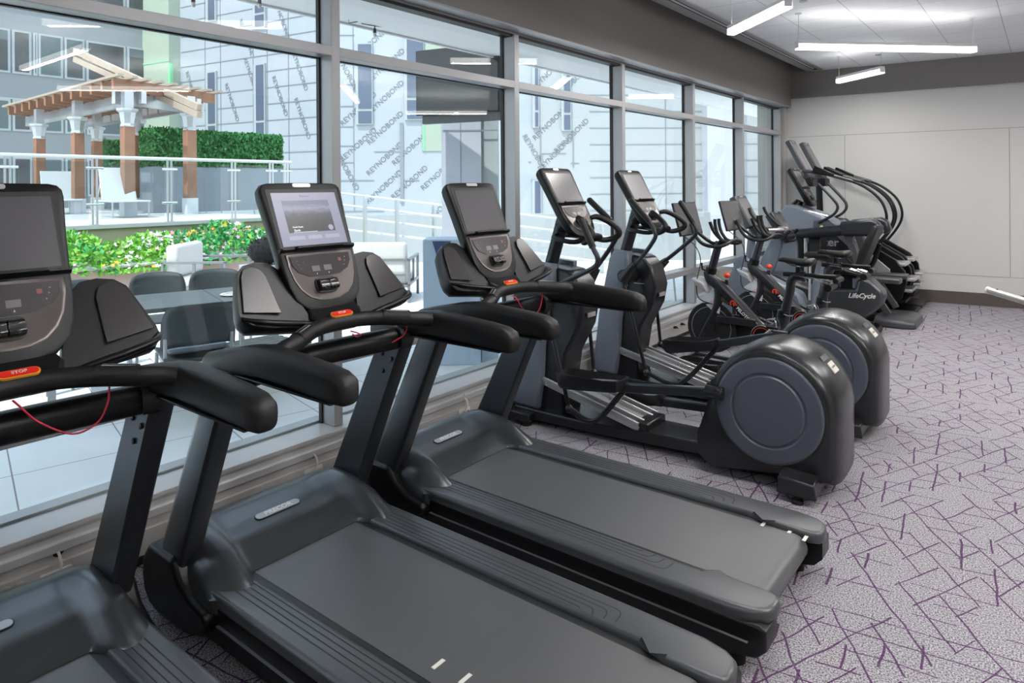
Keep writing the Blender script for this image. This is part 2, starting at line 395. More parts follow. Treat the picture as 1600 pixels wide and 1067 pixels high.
# low wall box under the windows with sill, ledge and raceway
lw = struct(MB().prism([(-3.42, 0.13), (-3.165, 0.13), (-3.165, 0.262), (-3.42, 0.262)], 'y', YB, YE).build('trim_3', M['boxm'], smooth=0))
MB().prism([(-3.42, 0.262), (-3.155, 0.262), (-3.150, 0.270), (-3.150, 0.288), (-3.42, 0.291)], 'y', YB, YE-0.004).build('window_sill', M['sillm'], lw, bevel=0.003)
MB().prism([(-3.165, 0.205), (XW-0.006, 0.205), (XW, 0.211), (XW, 0.243), (XW-0.006, 0.250), (-3.165, 0.250)], 'y', YB, YE-0.004).build('raceway_ledge', M['sillm'], lw, bevel=0.002)
MB().box(-3.165, XW-0.010, YB, YE-0.004, 0.150, 0.205).build('raceway_face', M['boxm'], lw, smooth=0)
MB().box(-3.165, XW-0.020, YB, YE-0.004, 0.171, 0.186).build('raceway_groove', M['gasket'], lw, smooth=0)
MB().box(-3.165, XW+0.004, YB, YE-0.004, 0.060, 0.172).build('lower_panel', M['boxm'], lw, bevel=0.004)
struct(MB().box(-3.42, -3.150, YB, YE-0.004, 0.0, 0.13).build('baseboard_left', M['base'], smooth=0))
st = struct(MB().box(-3.42, -3.155, 10.74, YE, 0.291, 2.845).build('trim_4', M['boxm'], smooth=0))
# windows: one per bay, with posts, transom rails and panes
posts = [2.465-1.66*4, 2.465-1.66*3, 2.465-1.66*2, 2.465-1.66, 2.465, 4.155, 5.828, 7.483, 9.093, 10.725]
for i, py in enumerate(posts):
    y1 = py; y0 = posts[i-1] if i else YB
    t = MB()
    t.box(-3.335, FX, y1-0.058, y1, 0.291, 2.84)                                   # post
    t.box(-3.335, FX, y0, y1-0.058, 2.405, 2.460)                                  # upper transom
    t.box(-3.335, FX+0.0, y0, y1-0.058, 0.640, 0.700)                              # low transom
    t.box(-3.335, FX, y0, y1-0.058, 2.818, 2.845)                                  # head
    t.box(-3.42, -3.335, y0, y1-0.02, 0.291, 0.302)
    w_ = struct(t.build('window_%d' % (i+1), M['alloy'], bevel=0.002, smooth=30))
    g = MB()
    for za, zb in ((0.291, 0.640), (0.700, 2.405), (2.460, 2.818)):
        g.box(-3.333, -3.306, y1-0.0585-0.010, y1-0.0575, za, zb); g.box(-3.333, -3.306, y0, y1-0.0575, zb-0.006, zb+0.0005)
    g.build('gasket', M['gasket'], w_, smooth=0)
    for za, zb in ((0.291, 0.640), (0.700, 2.405), (2.460, 2.818)):
        MB().box(-3.328, -3.320, y0+0.001, y1-0.06, za, zb).build('pane', M['glass'], w_, smooth=0)
# ceiling lamps: suspended linear fixtures
M['lampbody'] = mat('lamp_body_white', (0.75, 0.75, 0.77), 0.4)
M['lamp'] = mat('lamp_diffuser', (0.9, 0.9, 0.9), 0.5, emit=(1.0, 0.97, 0.93), es=3.0)
def lamp(a, b, z, label):
    a = Vector((a[0], a[1], 0)); b = Vector((b[0], b[1], 0)); c = (a+b)/2; L_ = (b-a).length; ang = math.atan2(b.y-a.y, b.x-a.x)
    t = thing('linear_pendant_lamp', label, 'ceiling light', (c.x, c.y, z), ang, 'suspended linear lamps')
    set_off()
    MB().box(-L_/2, L_/2, -0.034, 0.034, 0.012, 0.085).build('lamp_body', M['lampbody'], t, bevel=0.003)
    MB().box(-L_/2+0.003, L_/2-0.003, -0.031, 0.031, 0.0, 0.012).box(-L_/2+0.003, L_/2-0.003, -0.0355, -0.033, 0.0, 0.052).box(-L_/2+0.003, L_/2-0.003, 0.033, 0.0355, 0.0, 0.052).build('lamp_diffuser', M['lamp'], t, smooth=0)
    for s_ in (-1, 1):
        MB().tube([(s_*(L_/2-0.02), 0, 0.085), (s_*(L_/2-0.02), 0, CZ-z-0.012)], 0.0022, 6).build('suspension_wire', M['diff'], t)
        MB().lathe([(0.03, 0), (0.03, 0.012)], (s_*(L_/2-0.02), 0, CZ-z-0.012), n=16).build('ceiling_cup', M['lampbody'], t)
    li = bpy.data.lights.new('lamp_light', 'AREA'); li.shape = 'RECTANGLE'; li.size = L_*0.96; li.size_y = 0.05; li.energy = 16*L_*LAMP_E; li.color = (1.0, 0.965, 0.93)
    lo = bpy.data.objects.new('lamp_light', li); C.objects.link(lo); lo.parent = t; lo.location = (0, 0, -0.004)
    l2 = bpy.data.lights.new('lamp_uplight', 'AREA'); l2.shape = 'RECTANGLE'; l2.size = L_*0.96; l2.size_y = 0.05; l2.energy = (1.0 if 'picture' not in label else 20.0)*L_*LAMP_E; l2.color = (1.0, 0.97, 0.94)  # much stronger on the added unseen lamps, to brighten the ceiling
    lu = bpy.data.objects.new('lamp_uplight', l2); C.objects.link(lu); lu.parent = t; lu.location = (0, 0, 0.09); lu.rotation_euler = (PI, 0, 0)
    if any(q in label for q in ('over the treadmills', 'nearest treadmill', 'behind the camera')): li.energy *= 0.35; l2.energy *= 0.5
    return t
lamp((-2.24, 6.04), (-1.55, 5.39), 3.0, 'short slanting linear lamp nearest the camera, crossing the slotted air diffuser')
lamp((-1.964, 7.098), (-0.589, 8.488), 3.0, 'long linear lamp hanging level across the middle of the ceiling')
lamp((-2.20, 9.85), (-1.58, 9.32), 3.0, 'short linear lamp farthest back, in front of the grey wall band')
for k, (a, b) in enumerate((((-1.6, 3.3), (-0.2, 2.0)), ((0.6, 5.6), (2.0, 7.0)), ((0.6, 2.6), (2.4, 2.6)), ((1.0, -1.6), (2.6, -0.4)), ((-1.6, -2.8), (0.0, -2.0)), ((2.6, 4.6), (3.8, 3.4)), ((1.5, 9.6), (2.6, 8.6)))):  # unseen lamps added outside the view to light the room
    lamp(a, b, 3.0, 'added linear fill lamp '+('over the treadmills', 'over the open floor at the right', 'over the middle of the open floor', 'behind the camera on the right', 'behind the camera by the windows', 'near the right wall', 'near the far right corner')[k]+', out of the picture')
# small ceiling sprinkler discs
for px, py, lb in ((1372, 85, 'small round sprinkler cover on the ceiling above the farthest lamp'), (1255, 1, 'small round sprinkler cover on the ceiling at the top edge beside the nearest lamp')):
    p = at_z(px, py, CZ); tag(MB().lathe([(0.035, -0.012), (0.035, 0)], (0, 0, 0), n=20).build('sprinkler_cover', M['diff'], off=(0, 0, 0)), lb, 'sprinkler').location = (p.x, p.y, CZ)
# cables, cable holes, sockets on the raceway and lower panel
def socket_set(px, py, label):
    p = at_x(px, py, XW-0.01)
    t = thing('cable_grommet', label+', round black cable hole with a white cable', 'cable', (XW-0.0095, p.y, p.z), group='power cables behind the machines')
    set_off()
    MB().lathe([(0.020, 0.0), (0.020, 0.006), (0.014, 0.008)], (0, 0, 0), 'x', 18).build('grommet', M['gasket'], t)
    MB().tube([(0.002, 0, 0), (0.03, -0.002, -0.012), (0.036, 0.0, -0.05), (0.028, -0.02, -0.10)], 0.0055, 8, k=5).build('cable', M['cable'], t)
    q = thing('wall_socket', label.replace('cable', 'socket')+', small cream socket plate on the low panel', 'socket', (XW+0.004, p.y-0.01, p.z-0.09), group='socket plates on the low panel')
    MB().prism(rrect(0.11, 0.05, 0.004), 'x', 0, 0.007).build('plate', M['cable'], q)
    MB().lathe([(0.006, 0.007), (0.006, 0.009)], (0, 0.03, 0), 'x', 10).lathe([(0.006, 0.007), (0.006, 0.009)], (0, -0.01, 0), 'x', 10).build('pin_hole', M['gasket'], q)
socket_set(90, 861, 'behind the nearest treadmill')
socket_set(489, 709, 'behind the middle treadmill')
socket_set(724, 621, 'behind the farthest treadmill')
socket_set(878, 562, 'behind the first elliptical')
socket_set(983, 522, 'between the two ellipticals')
for px, py, lb in ((8, 925, 'small round knockout cap nearest the frame edge on the low panel'), (30, 917, 'small round knockout cap beside the nearest socket plate')):
    p = at_x(px, py, XW+0.004)
    tag(MB().lathe([(0.02, 0), (0.02, 0.008), (0.012, 0.011)], (0, 0, 0), 'x', 16).build('panel_cap', M['sensor'], off=(0, 0, 0)), lb, 'cap').location = (XW+0.004, p.y, p.z)
# ================================================================== CONSOLE shared by treadmills and ellipticals
CT = Vector((-0.395, 0, 0.919)).normalized(); CN = Vector((0.919, 0, 0.395)).normalized()
def console(parent, O, lit=False, cardio=True, keyscale=1.0):
    """O = lowest point of the display face, in the machine's own coordinates (world x before the offset)"""
    O = Vector(O)
    def P(l, t, n): return O+Vector((0, l, 0))+CT*t+CN*n
    half = [(0.0, -0.036), (0.06, -0.031), (0.112, -0.014), (0.148, 0.022), (0.166, 0.075), (0.173, 0.14), (0.176, 0.22), (0.182, 0.34), (0.192, 0.465), (0.190, 0.488), (0.178, 0.503), (0.155, 0.509), (0.0, 0.512)]
    outl = half + [(-l, t) for l, t in half[-2:0:-1]]
    cy_ = 0.26
    def ring(sc, n, st=None): return [P(l*sc, cy_+(t-cy_)*(st or sc), n) for l, t in outl]
    h = MB().loft([ring(0.82, -0.062, 0.88), ring(0.94, -0.053, 0.96), ring(0.985, -0.034), ring(1.0, -0.012), ring(0.985, 0.002), ring(0.955, 0.005)]).build('display_housing', M['black'], parent, smooth=50)
    # screen bezel, screen
    def slab(l0, l1, t0, t1, n0, n1, m=None):
        m = m or MB(); vs = [P(l, t, n) for n in (n0, n1) for l, t in ((l0, t0), (l1, t0), (l1, t1), (l0, t1))]
        return m.add(vs, [(0, 3, 2, 1), (4, 5, 6, 7), (0, 1, 5, 4), (1, 2, 6, 5), (2, 3, 7, 6), (3, 0, 4, 7)])
    m = MB(); a = [P(l, t, 0.0065) for l, t in ((-0.163, 0.222), (0.163, 0.222), (0.170, 0.478), (-0.170, 0.478))]; b = [P(l, t, 0.003) for l, t in ((-0.163, 0.222), (0.163, 0.222), (0.170, 0.478), (-0.170, 0.478))]
    m.add(a+b, [(0, 1, 2, 3), (7, 6, 5, 4), (0, 4, 5, 1), (1, 5, 6, 2), (2, 6, 7, 3), (3, 7, 4, 0)]); m.build('bezel', M['gasket'], h, smooth=0)
    slab(-0.150, 0.152, 0.238, 0.462, 0.006, 0.0078).build('screen', M['lit'] if lit else M['screen'], parent, smooth=0, label='lit screen showing a pale page with a landscape picture' if lit else None)
    if lit:
        pic = slab(-0.110, 0.108, 0.292, 0.428, 0.0078, 0.0084).build('screen_picture', M['litpic'], parent, smooth=0)
        for (l0, l1) in ((-0.115, -0.045), (-0.03, 0.035), (0.05, 0.12)): slab(l0, l1, 0.262, 0.278, 0.0078, 0.0082).build('screen_button', M['litbtn'], parent, smooth=0)
        F = lambda l, t: frame(P(l, t, 0.0086), (0, 1, 0), CT)
        for tx, sz, l, t in (('Resume', 0.014, 0.0, 0.447), ('. . . . . . . . . . .', 0.007, 0.0, 0.434)): text_mb(tx, sz, 0.0002).xf(F(l, t)).build('screen_lettering', M['litink'], pic, smooth=0)
        for tx, sz, l, t in (('Scenic Route', 0.009, -0.066, 0.315), ('Earth', 0.013, -0.072, 0.301)): text_mb(tx, sz, 0.0002, bold=0.0002).xf(F(l, t)).build('picture_lettering', M['litwhite'], pic, smooth=0)
        dm = MB(); ring_ = [P(0.088+0.012*math.cos(2*PI*i/20), 0.307+0.012*math.sin(2*PI*i/20), 0.0087) for i in range(20)]; dm.add(ring_, [list(range(20))]); dm.build('round_icon', M['litbtn'], pic, smooth=0)
        slab(-0.09, 0.02, 0.2925, 0.294, 0.0084, 0.0087).build('progress_line', M['litwhite'], pic, smooth=0)
    # ledge (reading rack) under the screen
    lg = MB().loft([[P(l, t, n) for t, n in ((0.214, 0.0), (0.214, 0.020+e), (0.220, 0.030+e), (0.228, 0.030+e), (0.230, 0.0))] for l, e in ((-0.174, -0.012), (-0.165, -0.008), (-0.115, -0.006), (-0.108, 0.006), (0.108, 0.006), (0.115, -0.006), (0.165, -0.008), (0.174, -0.012))])
    lg.build('reading_ledge', M['black'], parent, smooth=20)
    # control panel: shallow dish following the U outline
    lo = [(l*0.93, 0.012+t*0.93) for l, t in ((0.0, -0.004), (0.05, 0.0), (0.095, 0.018), (0.128, 0.05), (0.150, 0.095), (0.162, 0.15))]+[(0.155, 0.205), (0.0, 0.205)]
    pts = lo+[(-l, t) for l, t in lo[-2:0:-1]]
    dish = MB()
    dish.loft([[P(l, t, 0.004) for l, t in pts], [P(l, t, 0.0085) for l, t in pts], [P(l*0.975, 0.005+t*0.97, 0.010) for l, t in pts], [P(l*0.93, 0.012+t*0.90, 0.0085) for l, t in pts]])
    dish.build('control_panel', M['panel'], parent, smooth=60)
    kp = [(0.0, 0.106), (0.07, 0.110), (0.115, 0.130), (0.135, 0.160), (0.138, 0.193), (0.0, 0.196)]
    kk = kp+[(-l, t) for l, t in kp[-2:0:-1]]
    keyp = MB().loft([[P(l, t, 0.008) for l, t in kk], [P(l, t, 0.0112) for l, t in kk]]).build('keypad', M['keypad'], parent, smooth=0)
    for l in (-0.035, 0.02): slab(l-0.018, l+0.018, 0.128, 0.150, 0.0112, 0.0118).build('small_display', M['screen2'], keyp, smooth=0)
    km = MB()
    for l, t in ((-0.112, 0.175), (-0.108, 0.160), (-0.100, 0.143), (-0.085, 0.168), (0.112, 0.175), (0.108, 0.160), (0.100, 0.143)):
        km.loft([[P(l+0.0022*math.cos(i*PI/4), t+0.0022*math.sin(i*PI/4), n) for i in range(8)] for n in (0.0112, 0.0122)])
    km.build('key_mark', M['keymark'], keyp, smooth=0)
    slab(0.078, 0.092, 0.160, 0.174, 0.0112, 0.0122).build('pause_key', M['pausekey'], keyp, smooth=0, label='small key with an orange pause symbol')
    m = MB()
    for l in (-0.035, 0.02): m.loft([[P(l+a, t, n) for a, t in ((-0.0025, 0.115), (0.0025, 0.115), (0.0, 0.122))] for n in (0.0112, 0.0118)])
    m.build('arrow_mark', M['sensor'], keyp, smooth=0)
    # speed / incline paddles
    def pad(l0, l1):
        prof = [(0.046, 0.008), (0.046, 0.030), (0.056, 0.040), (0.070, 0.034), (0.080, 0.036), (0.090, 0.028), (0.096, 0.008)]
        return MB().loft([[P(l, t, n) for t, n in prof] for l in (l0, l1)])
    base = MB().loft([[P(l, t, n) for l, t in rrect(0.098, 0.064, 0.02, 4, -0.006, 0.070)] for n in (0.008, 0.014)]).build('paddle_well', M['gasket'], parent, smooth=30)
    for l0, l1 in ((-0.048, -0.0065), (-0.0045, 0.037)):
        p_ = pad(l0, l1).build('speed_paddle', M['keygloss'], parent, bevel=0.003)
        lc = (l0+l1)/2
        MB().add([P(lc-0.006, 0.0535, 0.0405), P(lc+0.006, 0.0535, 0.0405), P(lc, 0.0475, 0.0345)], [(0, 1, 2)]).build('paddle_arrow', M['rail'], p_, smooth=0)
    # metal brand plate at the top edge
    MB().loft([[P(l, t, n) for l, t in rrect(0.085 if cardio else 0.06, 0.016, 0.0075, 4, 0.0, 0.495)] for n in (0.004, 0.008)]).build('top_plate', M['sensor'], parent, smooth=30)
    return h
M['lit'] = mat('lit_screen', (0.02, 0.02, 0.02), 0.3, emit=(0.36, 0.37, 0.50), es=0.50)
M['litbtn'] = mat('lit_button', (0.02, 0.02, 0.02), 0.3, emit=(0.50, 0.52, 0.66), es=0.50)
M['litink'] = mat('lit_ink', (0.02, 0.02, 0.03), 0.3, emit=(0.15, 0.15, 0.28), es=0.8)
M['litwhite'] = mat('lit_white', (0.1, 0.1, 0.1), 0.3, emit=(0.9, 0.9, 0.95), es=0.6)
M['keymark'] = mat('dim_key_mark', (0.22, 0.21, 0.21), 0.4)
M['pausekey'] = mat('pause_key', (0.10, 0.035, 0.025), 0.4, emit=(0.7, 0.12, 0.05), es=0.10)
M['keygloss'] = mat('glossy_black_key', (0.015, 0.015, 0.016), 0.16, coat=0.6)
def litpic():
    m = mat('lit_picture', (0.02, 0.02, 0.02), 0.3, emit=(1, 1, 1), es=0.45)
    N = m.node_tree.nodes; L = m.node_tree.links; b = N['Principled BSDF']
    tc = N.new('ShaderNodeTexCoord'); sp = N.new('ShaderNodeSeparateXYZ'); L.new(tc.outputs['Generated'], sp.inputs[0])
    nz = N.new('ShaderNodeTexNoise'); nz.inputs['Scale'].default_value = 9; nz.inputs['Detail'].default_value = 6; L.new(tc.outputs['Generated'], nz.inputs['Vector'])
    ad = N.new('ShaderNodeMath'); ad.operation = 'MULTIPLY_ADD'; ad.inputs[1].default_value = 0.22; L.new(nz.outputs['Fac'], ad.inputs[0]); L.new(sp.outputs['Z'], ad.inputs[2])
    r = N.new('ShaderNodeValToRGB'); L.new(ad.outputs[0], r.inputs[0]); e = r.color_ramp.elements
    e[0].position = 0.0; e[0].color = (0.05, 0.055, 0.06, 1); e[1].position = 1.0; e[1].color = (0.22, 0.22, 0.36, 1)
    for p, c in ((0.45, (0.075, 0.08, 0.09)), (0.66, (0.10, 0.11, 0.14)), (0.74, (0.20, 0.20, 0.30)), (0.86, (0.38, 0.39, 0.52))):
        q = e.new(p); q.color = (*c, 1)
    L.new(r.outputs[0], b.inputs['Emission Color']); return m
M['litpic'] = litpic()

# ================================================================== TREADMILL
def make_treadmill(yc, label, lit=False, marks=()):
    t = thing('treadmill', label, 'treadmill', (-1.6, yc, 0), 0, 'treadmills facing the windows')
    set_off(1.6, 0, 0)
    # lower frame with rounded nose
    side = [(-2.80, 0.10), (-2.76, 0.045), (-2.60, 0.035), (-0.86, 0.045), (-0.775, 0.065), (-0.742, 0.10), (-0.742, 0.168), (-0.76, 0.180), (-2.70, 0.180), (-2.79, 0.16)]
    m = MB()
    sc_ = Vector((-1.7, 0.105))
    def sr(y, ins): return [Vector((x+(ins if x < -2.6 else -ins if x > -0.9 else 0), y, z+(ins if z < 0.1 else -ins if z > 0.14 else 0))) for x, z in side]
    for s_ in (-1, 1):
        m.loft([sr(s_*0.300, 0), sr(s_*0.404, 0), sr(s_*0.412, 0.004), sr(s_*0.416, 0.012)])
    m.box(-2.75, -0.90, -0.30, 0.30, 0.06, 0.150)
    m.build('deck_frame', M['black'], t, smooth=40)
    for s_ in (-1, 1):
        MB().box(-2.30, -0.80, s_*0.410, s_*0.4265, 0.1165, 0.1185).build('frame_trim', M['silverline'], t, smooth=0)
    for s_ in (-1, 1):
        for x in (-2.6, -0.86): MB().lathe([(0.03, 0.0), (0.03, 0.03), (0.018, 0.045)], (x, s_*0.36, 0), n=16).build('levelling_foot', M['rubber'], t)
    # side rails
    outl = [(-2.36, 0.272), (-2.36, 0.420), (-2.2, 0.424), (-1.1, 0.424), (-0.86, 0.420), (-0.785, 0.404), (-0.745, 0.375), (-0.732, 0.33), (-0.732, 0.290), (-0.742, 0.266), (-0.775, 0.250), (-0.92, 0.247), (-0.96, 0.258), (-1.02, 0.272)]
    for s_ in (-1, 1):
        ol = [(x, s_*y) for x, y in outl]
        cen = Vector((-1.6, s_*0.345))
        def rg(ins, z):
            n = len(ol); r = []
            for i, (x, y) in enumerate(ol):
                a = Vector(ol[i-1]); b = Vector(ol[(i+1) % n]); d = (b-a).normalized(); nn = Vector((d.y, -d.x))
                if (Vector((x, y))-cen).dot(nn) < 0: nn = -nn
                q = Vector((x, y))-nn*ins; r.append(Vector((q.x, q.y, z)))
            return r
        rr = MB().loft([rg(0.004, 0.176), rg(0.0, 0.181), rg(0.0, 0.207), rg(0.004, 0.216), rg(0.012, 0.222), rg(0.02, 0.223)])
        rl = rr.build('side_rail', M['rail'], t, smooth=50)
        gm = MB()
        for q, (yy, xe) in enumerate(((0.300, -1.245), (0.322, -1.205), (0.344, -1.165), (0.366, -1.125))):
            pts = [(-2.27, yy), (xe-0.03, yy), (xe-0.012, yy-0.004), (xe, yy-0.020)] if q else [(-2.27, yy), (xe-0.02, yy), (xe-0.006, yy-0.006)]
            if q: pts.append((xe+0.004, yy-0.020-0.014*q))
            for i in range(len(pts)-1):
                (ax, ay), (bx, by) = pts[i], pts[i+1]; d = Vector((bx-ax, by-ay, 0)).normalized(); nn = Vector((-d.y, d.x, 0))*0.0022
                A, B = Vector((ax, s_*ay, 0.2234)), Vector((bx, s_*by, 0.2234)); nn.y *= s_
                gm.quad(A-nn, B-nn, B+nn, A+nn)
        gm.build('tread_groove', M['groove'], rl, smooth=0)
    # belt, going round the rear roller
    R = 0.052; prof = [(-2.46, 0.204), (-0.835, 0.204)]+[(-0.835+R*math.sin(a*PI/10), 0.204-R+R*math.cos(a*PI/10)) for a in range(1, 11)]+[(-2.46, 0.10)]
    MB().loft([[(x, y, z) for x, z in prof] for y in (-0.240, 0.240)], cap=True).build('running_belt', M['belt'], t, smooth=40)
    MB().box(-2.46, -0.93, -0.272, -0.2405, 0.15, 0.203).box(-2.46, -0.93, 0.2405, 0.272, 0.15, 0.203).box(-0.93, -0.80, -0.25, 0.25, 0.105, 0.15).build('belt_gap', M['gasket'], t, smooth=0)
    for (px, py) in marks:
        p = at_z(px, py, 0.205)
        MB().box(p.x-0.007, p.x+0.007, p.y-yc-0.024, p.y-yc+0.024, 0.204, 0.2052).build('belt_mark', M['cable'], t, smooth=0)
    # motor hood as a height field with raised shoulders that end in pointed ears
    prof_c = [(0, .208), (.10, .232), (.28, .272), (.5, .294), (.68, .304), (.80, .297), (.90, .268), (1.0, .16)]
    def ip(tab, u):
        for (a, b), (c, d) in zip(tab, tab[1:]):
            if u <= c: k = (u-a)/(c-a); k = k*k*(3-2*k)*0.35+k*0.65; return b+(d-b)*k
        return tab[-1][1]
    def hood(u, v):
        ly = (v*2-1)*0.436; a = abs(ly)
        e = min(max((a-0.240)/0.07, 0), 1); e = e*e*(3-2*e)
        rear = -2.362+0.122*e-0.072*max(0, (a-0.33)/0.102)**1.6
        front = -2.875+0.10*(a/0.432)**4
        x = rear+(front-rear)*u
        z = ip(prof_c, u)
        k = math.exp(-((a-0.325)/0.055)**2)
        z += 0.046*k*math.sin(PI*min(max((u+0.02)/0.95, 0), 1))**0.8
        f = max(0, (a-0.375)/0.057); z -= max(0, z-(0.205-0.06*u))*f**2.2
        return Vector((x, ly, z))
    m = MB(); nu, nv = 22, 52; m.grid(hood, nu, nv)
    # skirt
    edge = [i*(nv+1) for i in range(nu+1)]
    for e_, yy in ((0, -0.436), (nv, 0.436)):
        base_i = len(m.v)
        for i in range(nu+1): v = m.v[i*(nv+1)+e_]; m.v.append(Vector((v.x, v.y, 0.09)))
        for i in range(nu): m.f.append([i*(nv+1)+e_, (i+1)*(nv+1)+e_, base_i+i+1, base_i+i])
    base_i = len(m.v)
    for j in range(nv+1): v = m.v[nu*(nv+1)+j]; m.v.append(Vector((v.x, v.y, 0.05)))
    for j in range(nv): m.f.append([nu*(nv+1)+j, nu*(nv+1)+j+1, base_i+j+1, base_i+j])
    base_i = len(m.v)
    for j in range(nv+1): v = m.v[j]; m.v.append(Vector((v.x-0.012, v.y, 0.15)))
    for j in range(nv): m.f.append([j, j+1, base_i+j+1, base_i+j])
    m.build('motor_hood', M['hood'], t, smooth=60)
    # brand badge lying on the hood slope
    c = Vector((-2.585, 0.02, 0.0)); u0 = 0.40
    pa = hood(0.33, 0.5); pb = hood(0.52, 0.5); dirn = (pb-pa).normalized(); c = (pa+pb)/2; nrm = Vector((0, 1, 0)).cross(dirn); nrm = nrm if nrm.z > 0 else -nrm
    F = frame(c+nrm*0.001, (0, 1, 0), dirn)
    bd = MB().prism(rrect(0.205, 0.036, 0.0175, 6), 'z', -0.002, 0.005).xf(F).build('badge', M['badge'], t, smooth=30)
    MB().prism(rrect(0.213, 0.043, 0.021, 6), 'z', -0.003, 0.003).xf(F).build('badge_rim', M['gasket'], bd, smooth=30)
    F2 = frame(c+nrm*0.0062, (0, 1, 0), dirn); text_mb('PRECOR', 0.034, 0.0004, bold=0.0008, shear=0.15).xf(F2).build('badge_lettering', M['silverlet'], bd, smooth=0)
    # uprights
    for s_ in (-1, 1):
        def sec(x0, x1, z, wi=0.362, wo=0.442, r=0.018):
            q = [(x0+0.012, wi), (x1-0.006, wi), (x1, wi+0.008), (x1, wo-0.010), (x1-0.010, wo), (x0+0.055, wo), (x0+0.02, wo-0.014), (x0, wo-0.04), (x0, wi+0.012)]
            return [Vector((x, s_*y, z)) for x, y in q]
        up = MB().loft([sec(-2.765, -2.565, 0.13), sec(-2.715, -2.515, 0.28), sec(-2.50, -2.325, 0.70), sec(-2.345, -2.185, 1.0), sec(-2.33, -2.17, 1.03)])
        ub = up.build('upright', M['frame'], t, bevel=0.003)
        bo = MB()
        for x, z in ((-2.325, 0.915), (-2.265, 0.900), (-2.320, 0.840)): bo.lathe([(0.010, 0), (0.010, 0.006), (0.005, 0.008)], (x, 0, z), 'y', 12)
        bo.v = [Vector((v.x, s_*(0.362-v.y), v.z)) for v in bo.v]; bo.build('bolt', M['gasket'], ub)
        # boot where the upright meets the frame
        bt = [(-2.80, 0.15), (-2.785, 0.09), (-2.74, 0.05), (-2.66, 0.035), (-2.45, 0.045), (-2.34, 0.08), (-2.30, 0.13), (-2.32, 0.165), (-2.42, 0.18), (-2.50, 0.215), (-2.555, 0.285), (-2.74, 0.285), (-2.785, 0.23)]
        MB().prism(bt, 'y', s_*0.38, s_*0.462).build('upright_boot', M['black'], t, bevel=0.018, seg=3)
        # padded arm rest, thick and rounded, tapering forwards
        sp = [(-2.40, 1.020, 0.030, 0.034), (-2.36, 1.030, 0.046, 0.046), (-2.26, 1.050, 0.052, 0.050), (-2.12, 1.075, 0.052, 0.054), (-2.02, 1.085, 0.050, 0.058), (-1.92, 1.082, 0.047, 0.058), (-1.72, 1.072, 0.045, 0.056), (-1.64, 1.066, 0.043, 0.053), (-1.605, 1.060, 0.038, 0.045), (-1.59, 1.055, 0.026, 0.030)]
        rings = []
        for x, z, ry, rz in sp:
            rr_ = []
            for j in range(20):
                a = 2*PI*j/20; ca, sa = math.cos(a), math.sin(a); p_ = 0.62
                rr_.append(Vector((x, s_*(0.388)+ry*math.copysign(abs(ca)**p_, ca), z-0.003+rz*0.92*math.copysign(abs(sa)**p_, sa))))
            rings.append(rr_)
        ar = MB().loft(rings).build('arm_rest', M['soft'], t, smooth=60)
        MB().box(-2.34, -1.64, s_*0.388-0.040, s_*0.388+0.040, 1.016, 1.024).build('arm_rest_base', M['black'], ar, bevel=0.006)
    # front hand bar: rises from the arms and bows over the centre
    pts = [(-1.97, -0.392, 1.088), (-2.02, -0.340, 1.105), (-2.045, -0.26, 1.118), (-2.10, -0.17, 1.128), (-2.135, -0.09, 1.133), (-2.145, 0, 1.135), (-2.135, 0.09, 1.133), (-2.10, 0.17, 1.128), (-2.045, 0.26, 1.118), (-2.02, 0.340, 1.105), (-1.97, 0.392, 1.088)]
    MB().tube(pts, 0.029, 14, k=4).build('front_hand_bar', M['soft'], t, smooth=60)
    for s_ in (-1, 1):
        MB().tube([(-2.045, s_*0.262, 1.1225), (-2.10, s_*0.17, 1.1325)], 0.0295, 14).build('pulse_sensor_band', M['soft'], t, smooth=60)
        q = MB().beam((-2.048, s_*0.258, 1.149), (-2.092, s_*0.183, 1.158), 0.020, 0.004).build('pulse_sensor', M['sensor'], t, bevel=0.0015)
    MB().tube([(-2.20, -0.37, 1.005), (-2.25, 0, 1.0), (-2.20, 0.37, 1.005)], 0.047, 16, k=4).build('cross_tube', M['black'], t, smooth=60)
    for s_ in (-1, 1): MB().tube([(-2.19, s_*0.33, 1.01), (-2.175, s_*0.375, 1.012)], 0.051, 16).build('tube_collar', M['gasket'], t, smooth=60)
    # neck with stop button
    nk = [[(-2.155, -0.10, 1.105), (-2.155, 0.10, 1.105), (-2.13, 0.10, 1.155), (-2.13, -0.10, 1.155)],
          [(-2.20, -0.125, 1.085), (-2.20, 0.125, 1.085), (-2.175, 0.12, 1.178), (-2.175, -0.12, 1.178)],
          [(-2.27, -0.11, 1.10), (-2.27, 0.11, 1.10), (-2.225, 0.10, 1.21), (-2.225, -0.10, 1.21)],
          [(-2.33, -0.08, 1.15), (-2.33, 0.08, 1.15), (-2.27, 0.075, 1.26), (-2.27, -0.075, 1.26)]]
    MB().loft(nk).build('console_neck', M['black'], t, bevel=0.012, seg=3)
    F = frame((-2.138, 0.0, 1.1655), (0, 1, 0), (-0.045, 0, 0.024))
    sb = MB().prism(rrect(0.098, 0.030, 0.0145, 6), 'z', -0.002, 0.005).xf(F).build('stop_button_ring', M['orange'], t, smooth=30, label='orange rim of the stop button')
    MB().prism(rrect(0.089, 0.023, 0.011, 6), 'z', 0.0, 0.0075).xf(F).build('stop_button', M['red'], t, smooth=30, label='red stop button')
    text_mb('STOP', 0.015, 0.0003, bold=0.0003).xf(F @ Matrix.Translation((0, 0, 0.0082))).build('stop_lettering', M['cable'], sb, smooth=0)
    lm = MB()
    for yy in (-0.045, -0.022, 0.005, 0.035): lm.box(-2.2155, -2.2145, yy-0.004, yy+0.004, 1.186, 1.193)
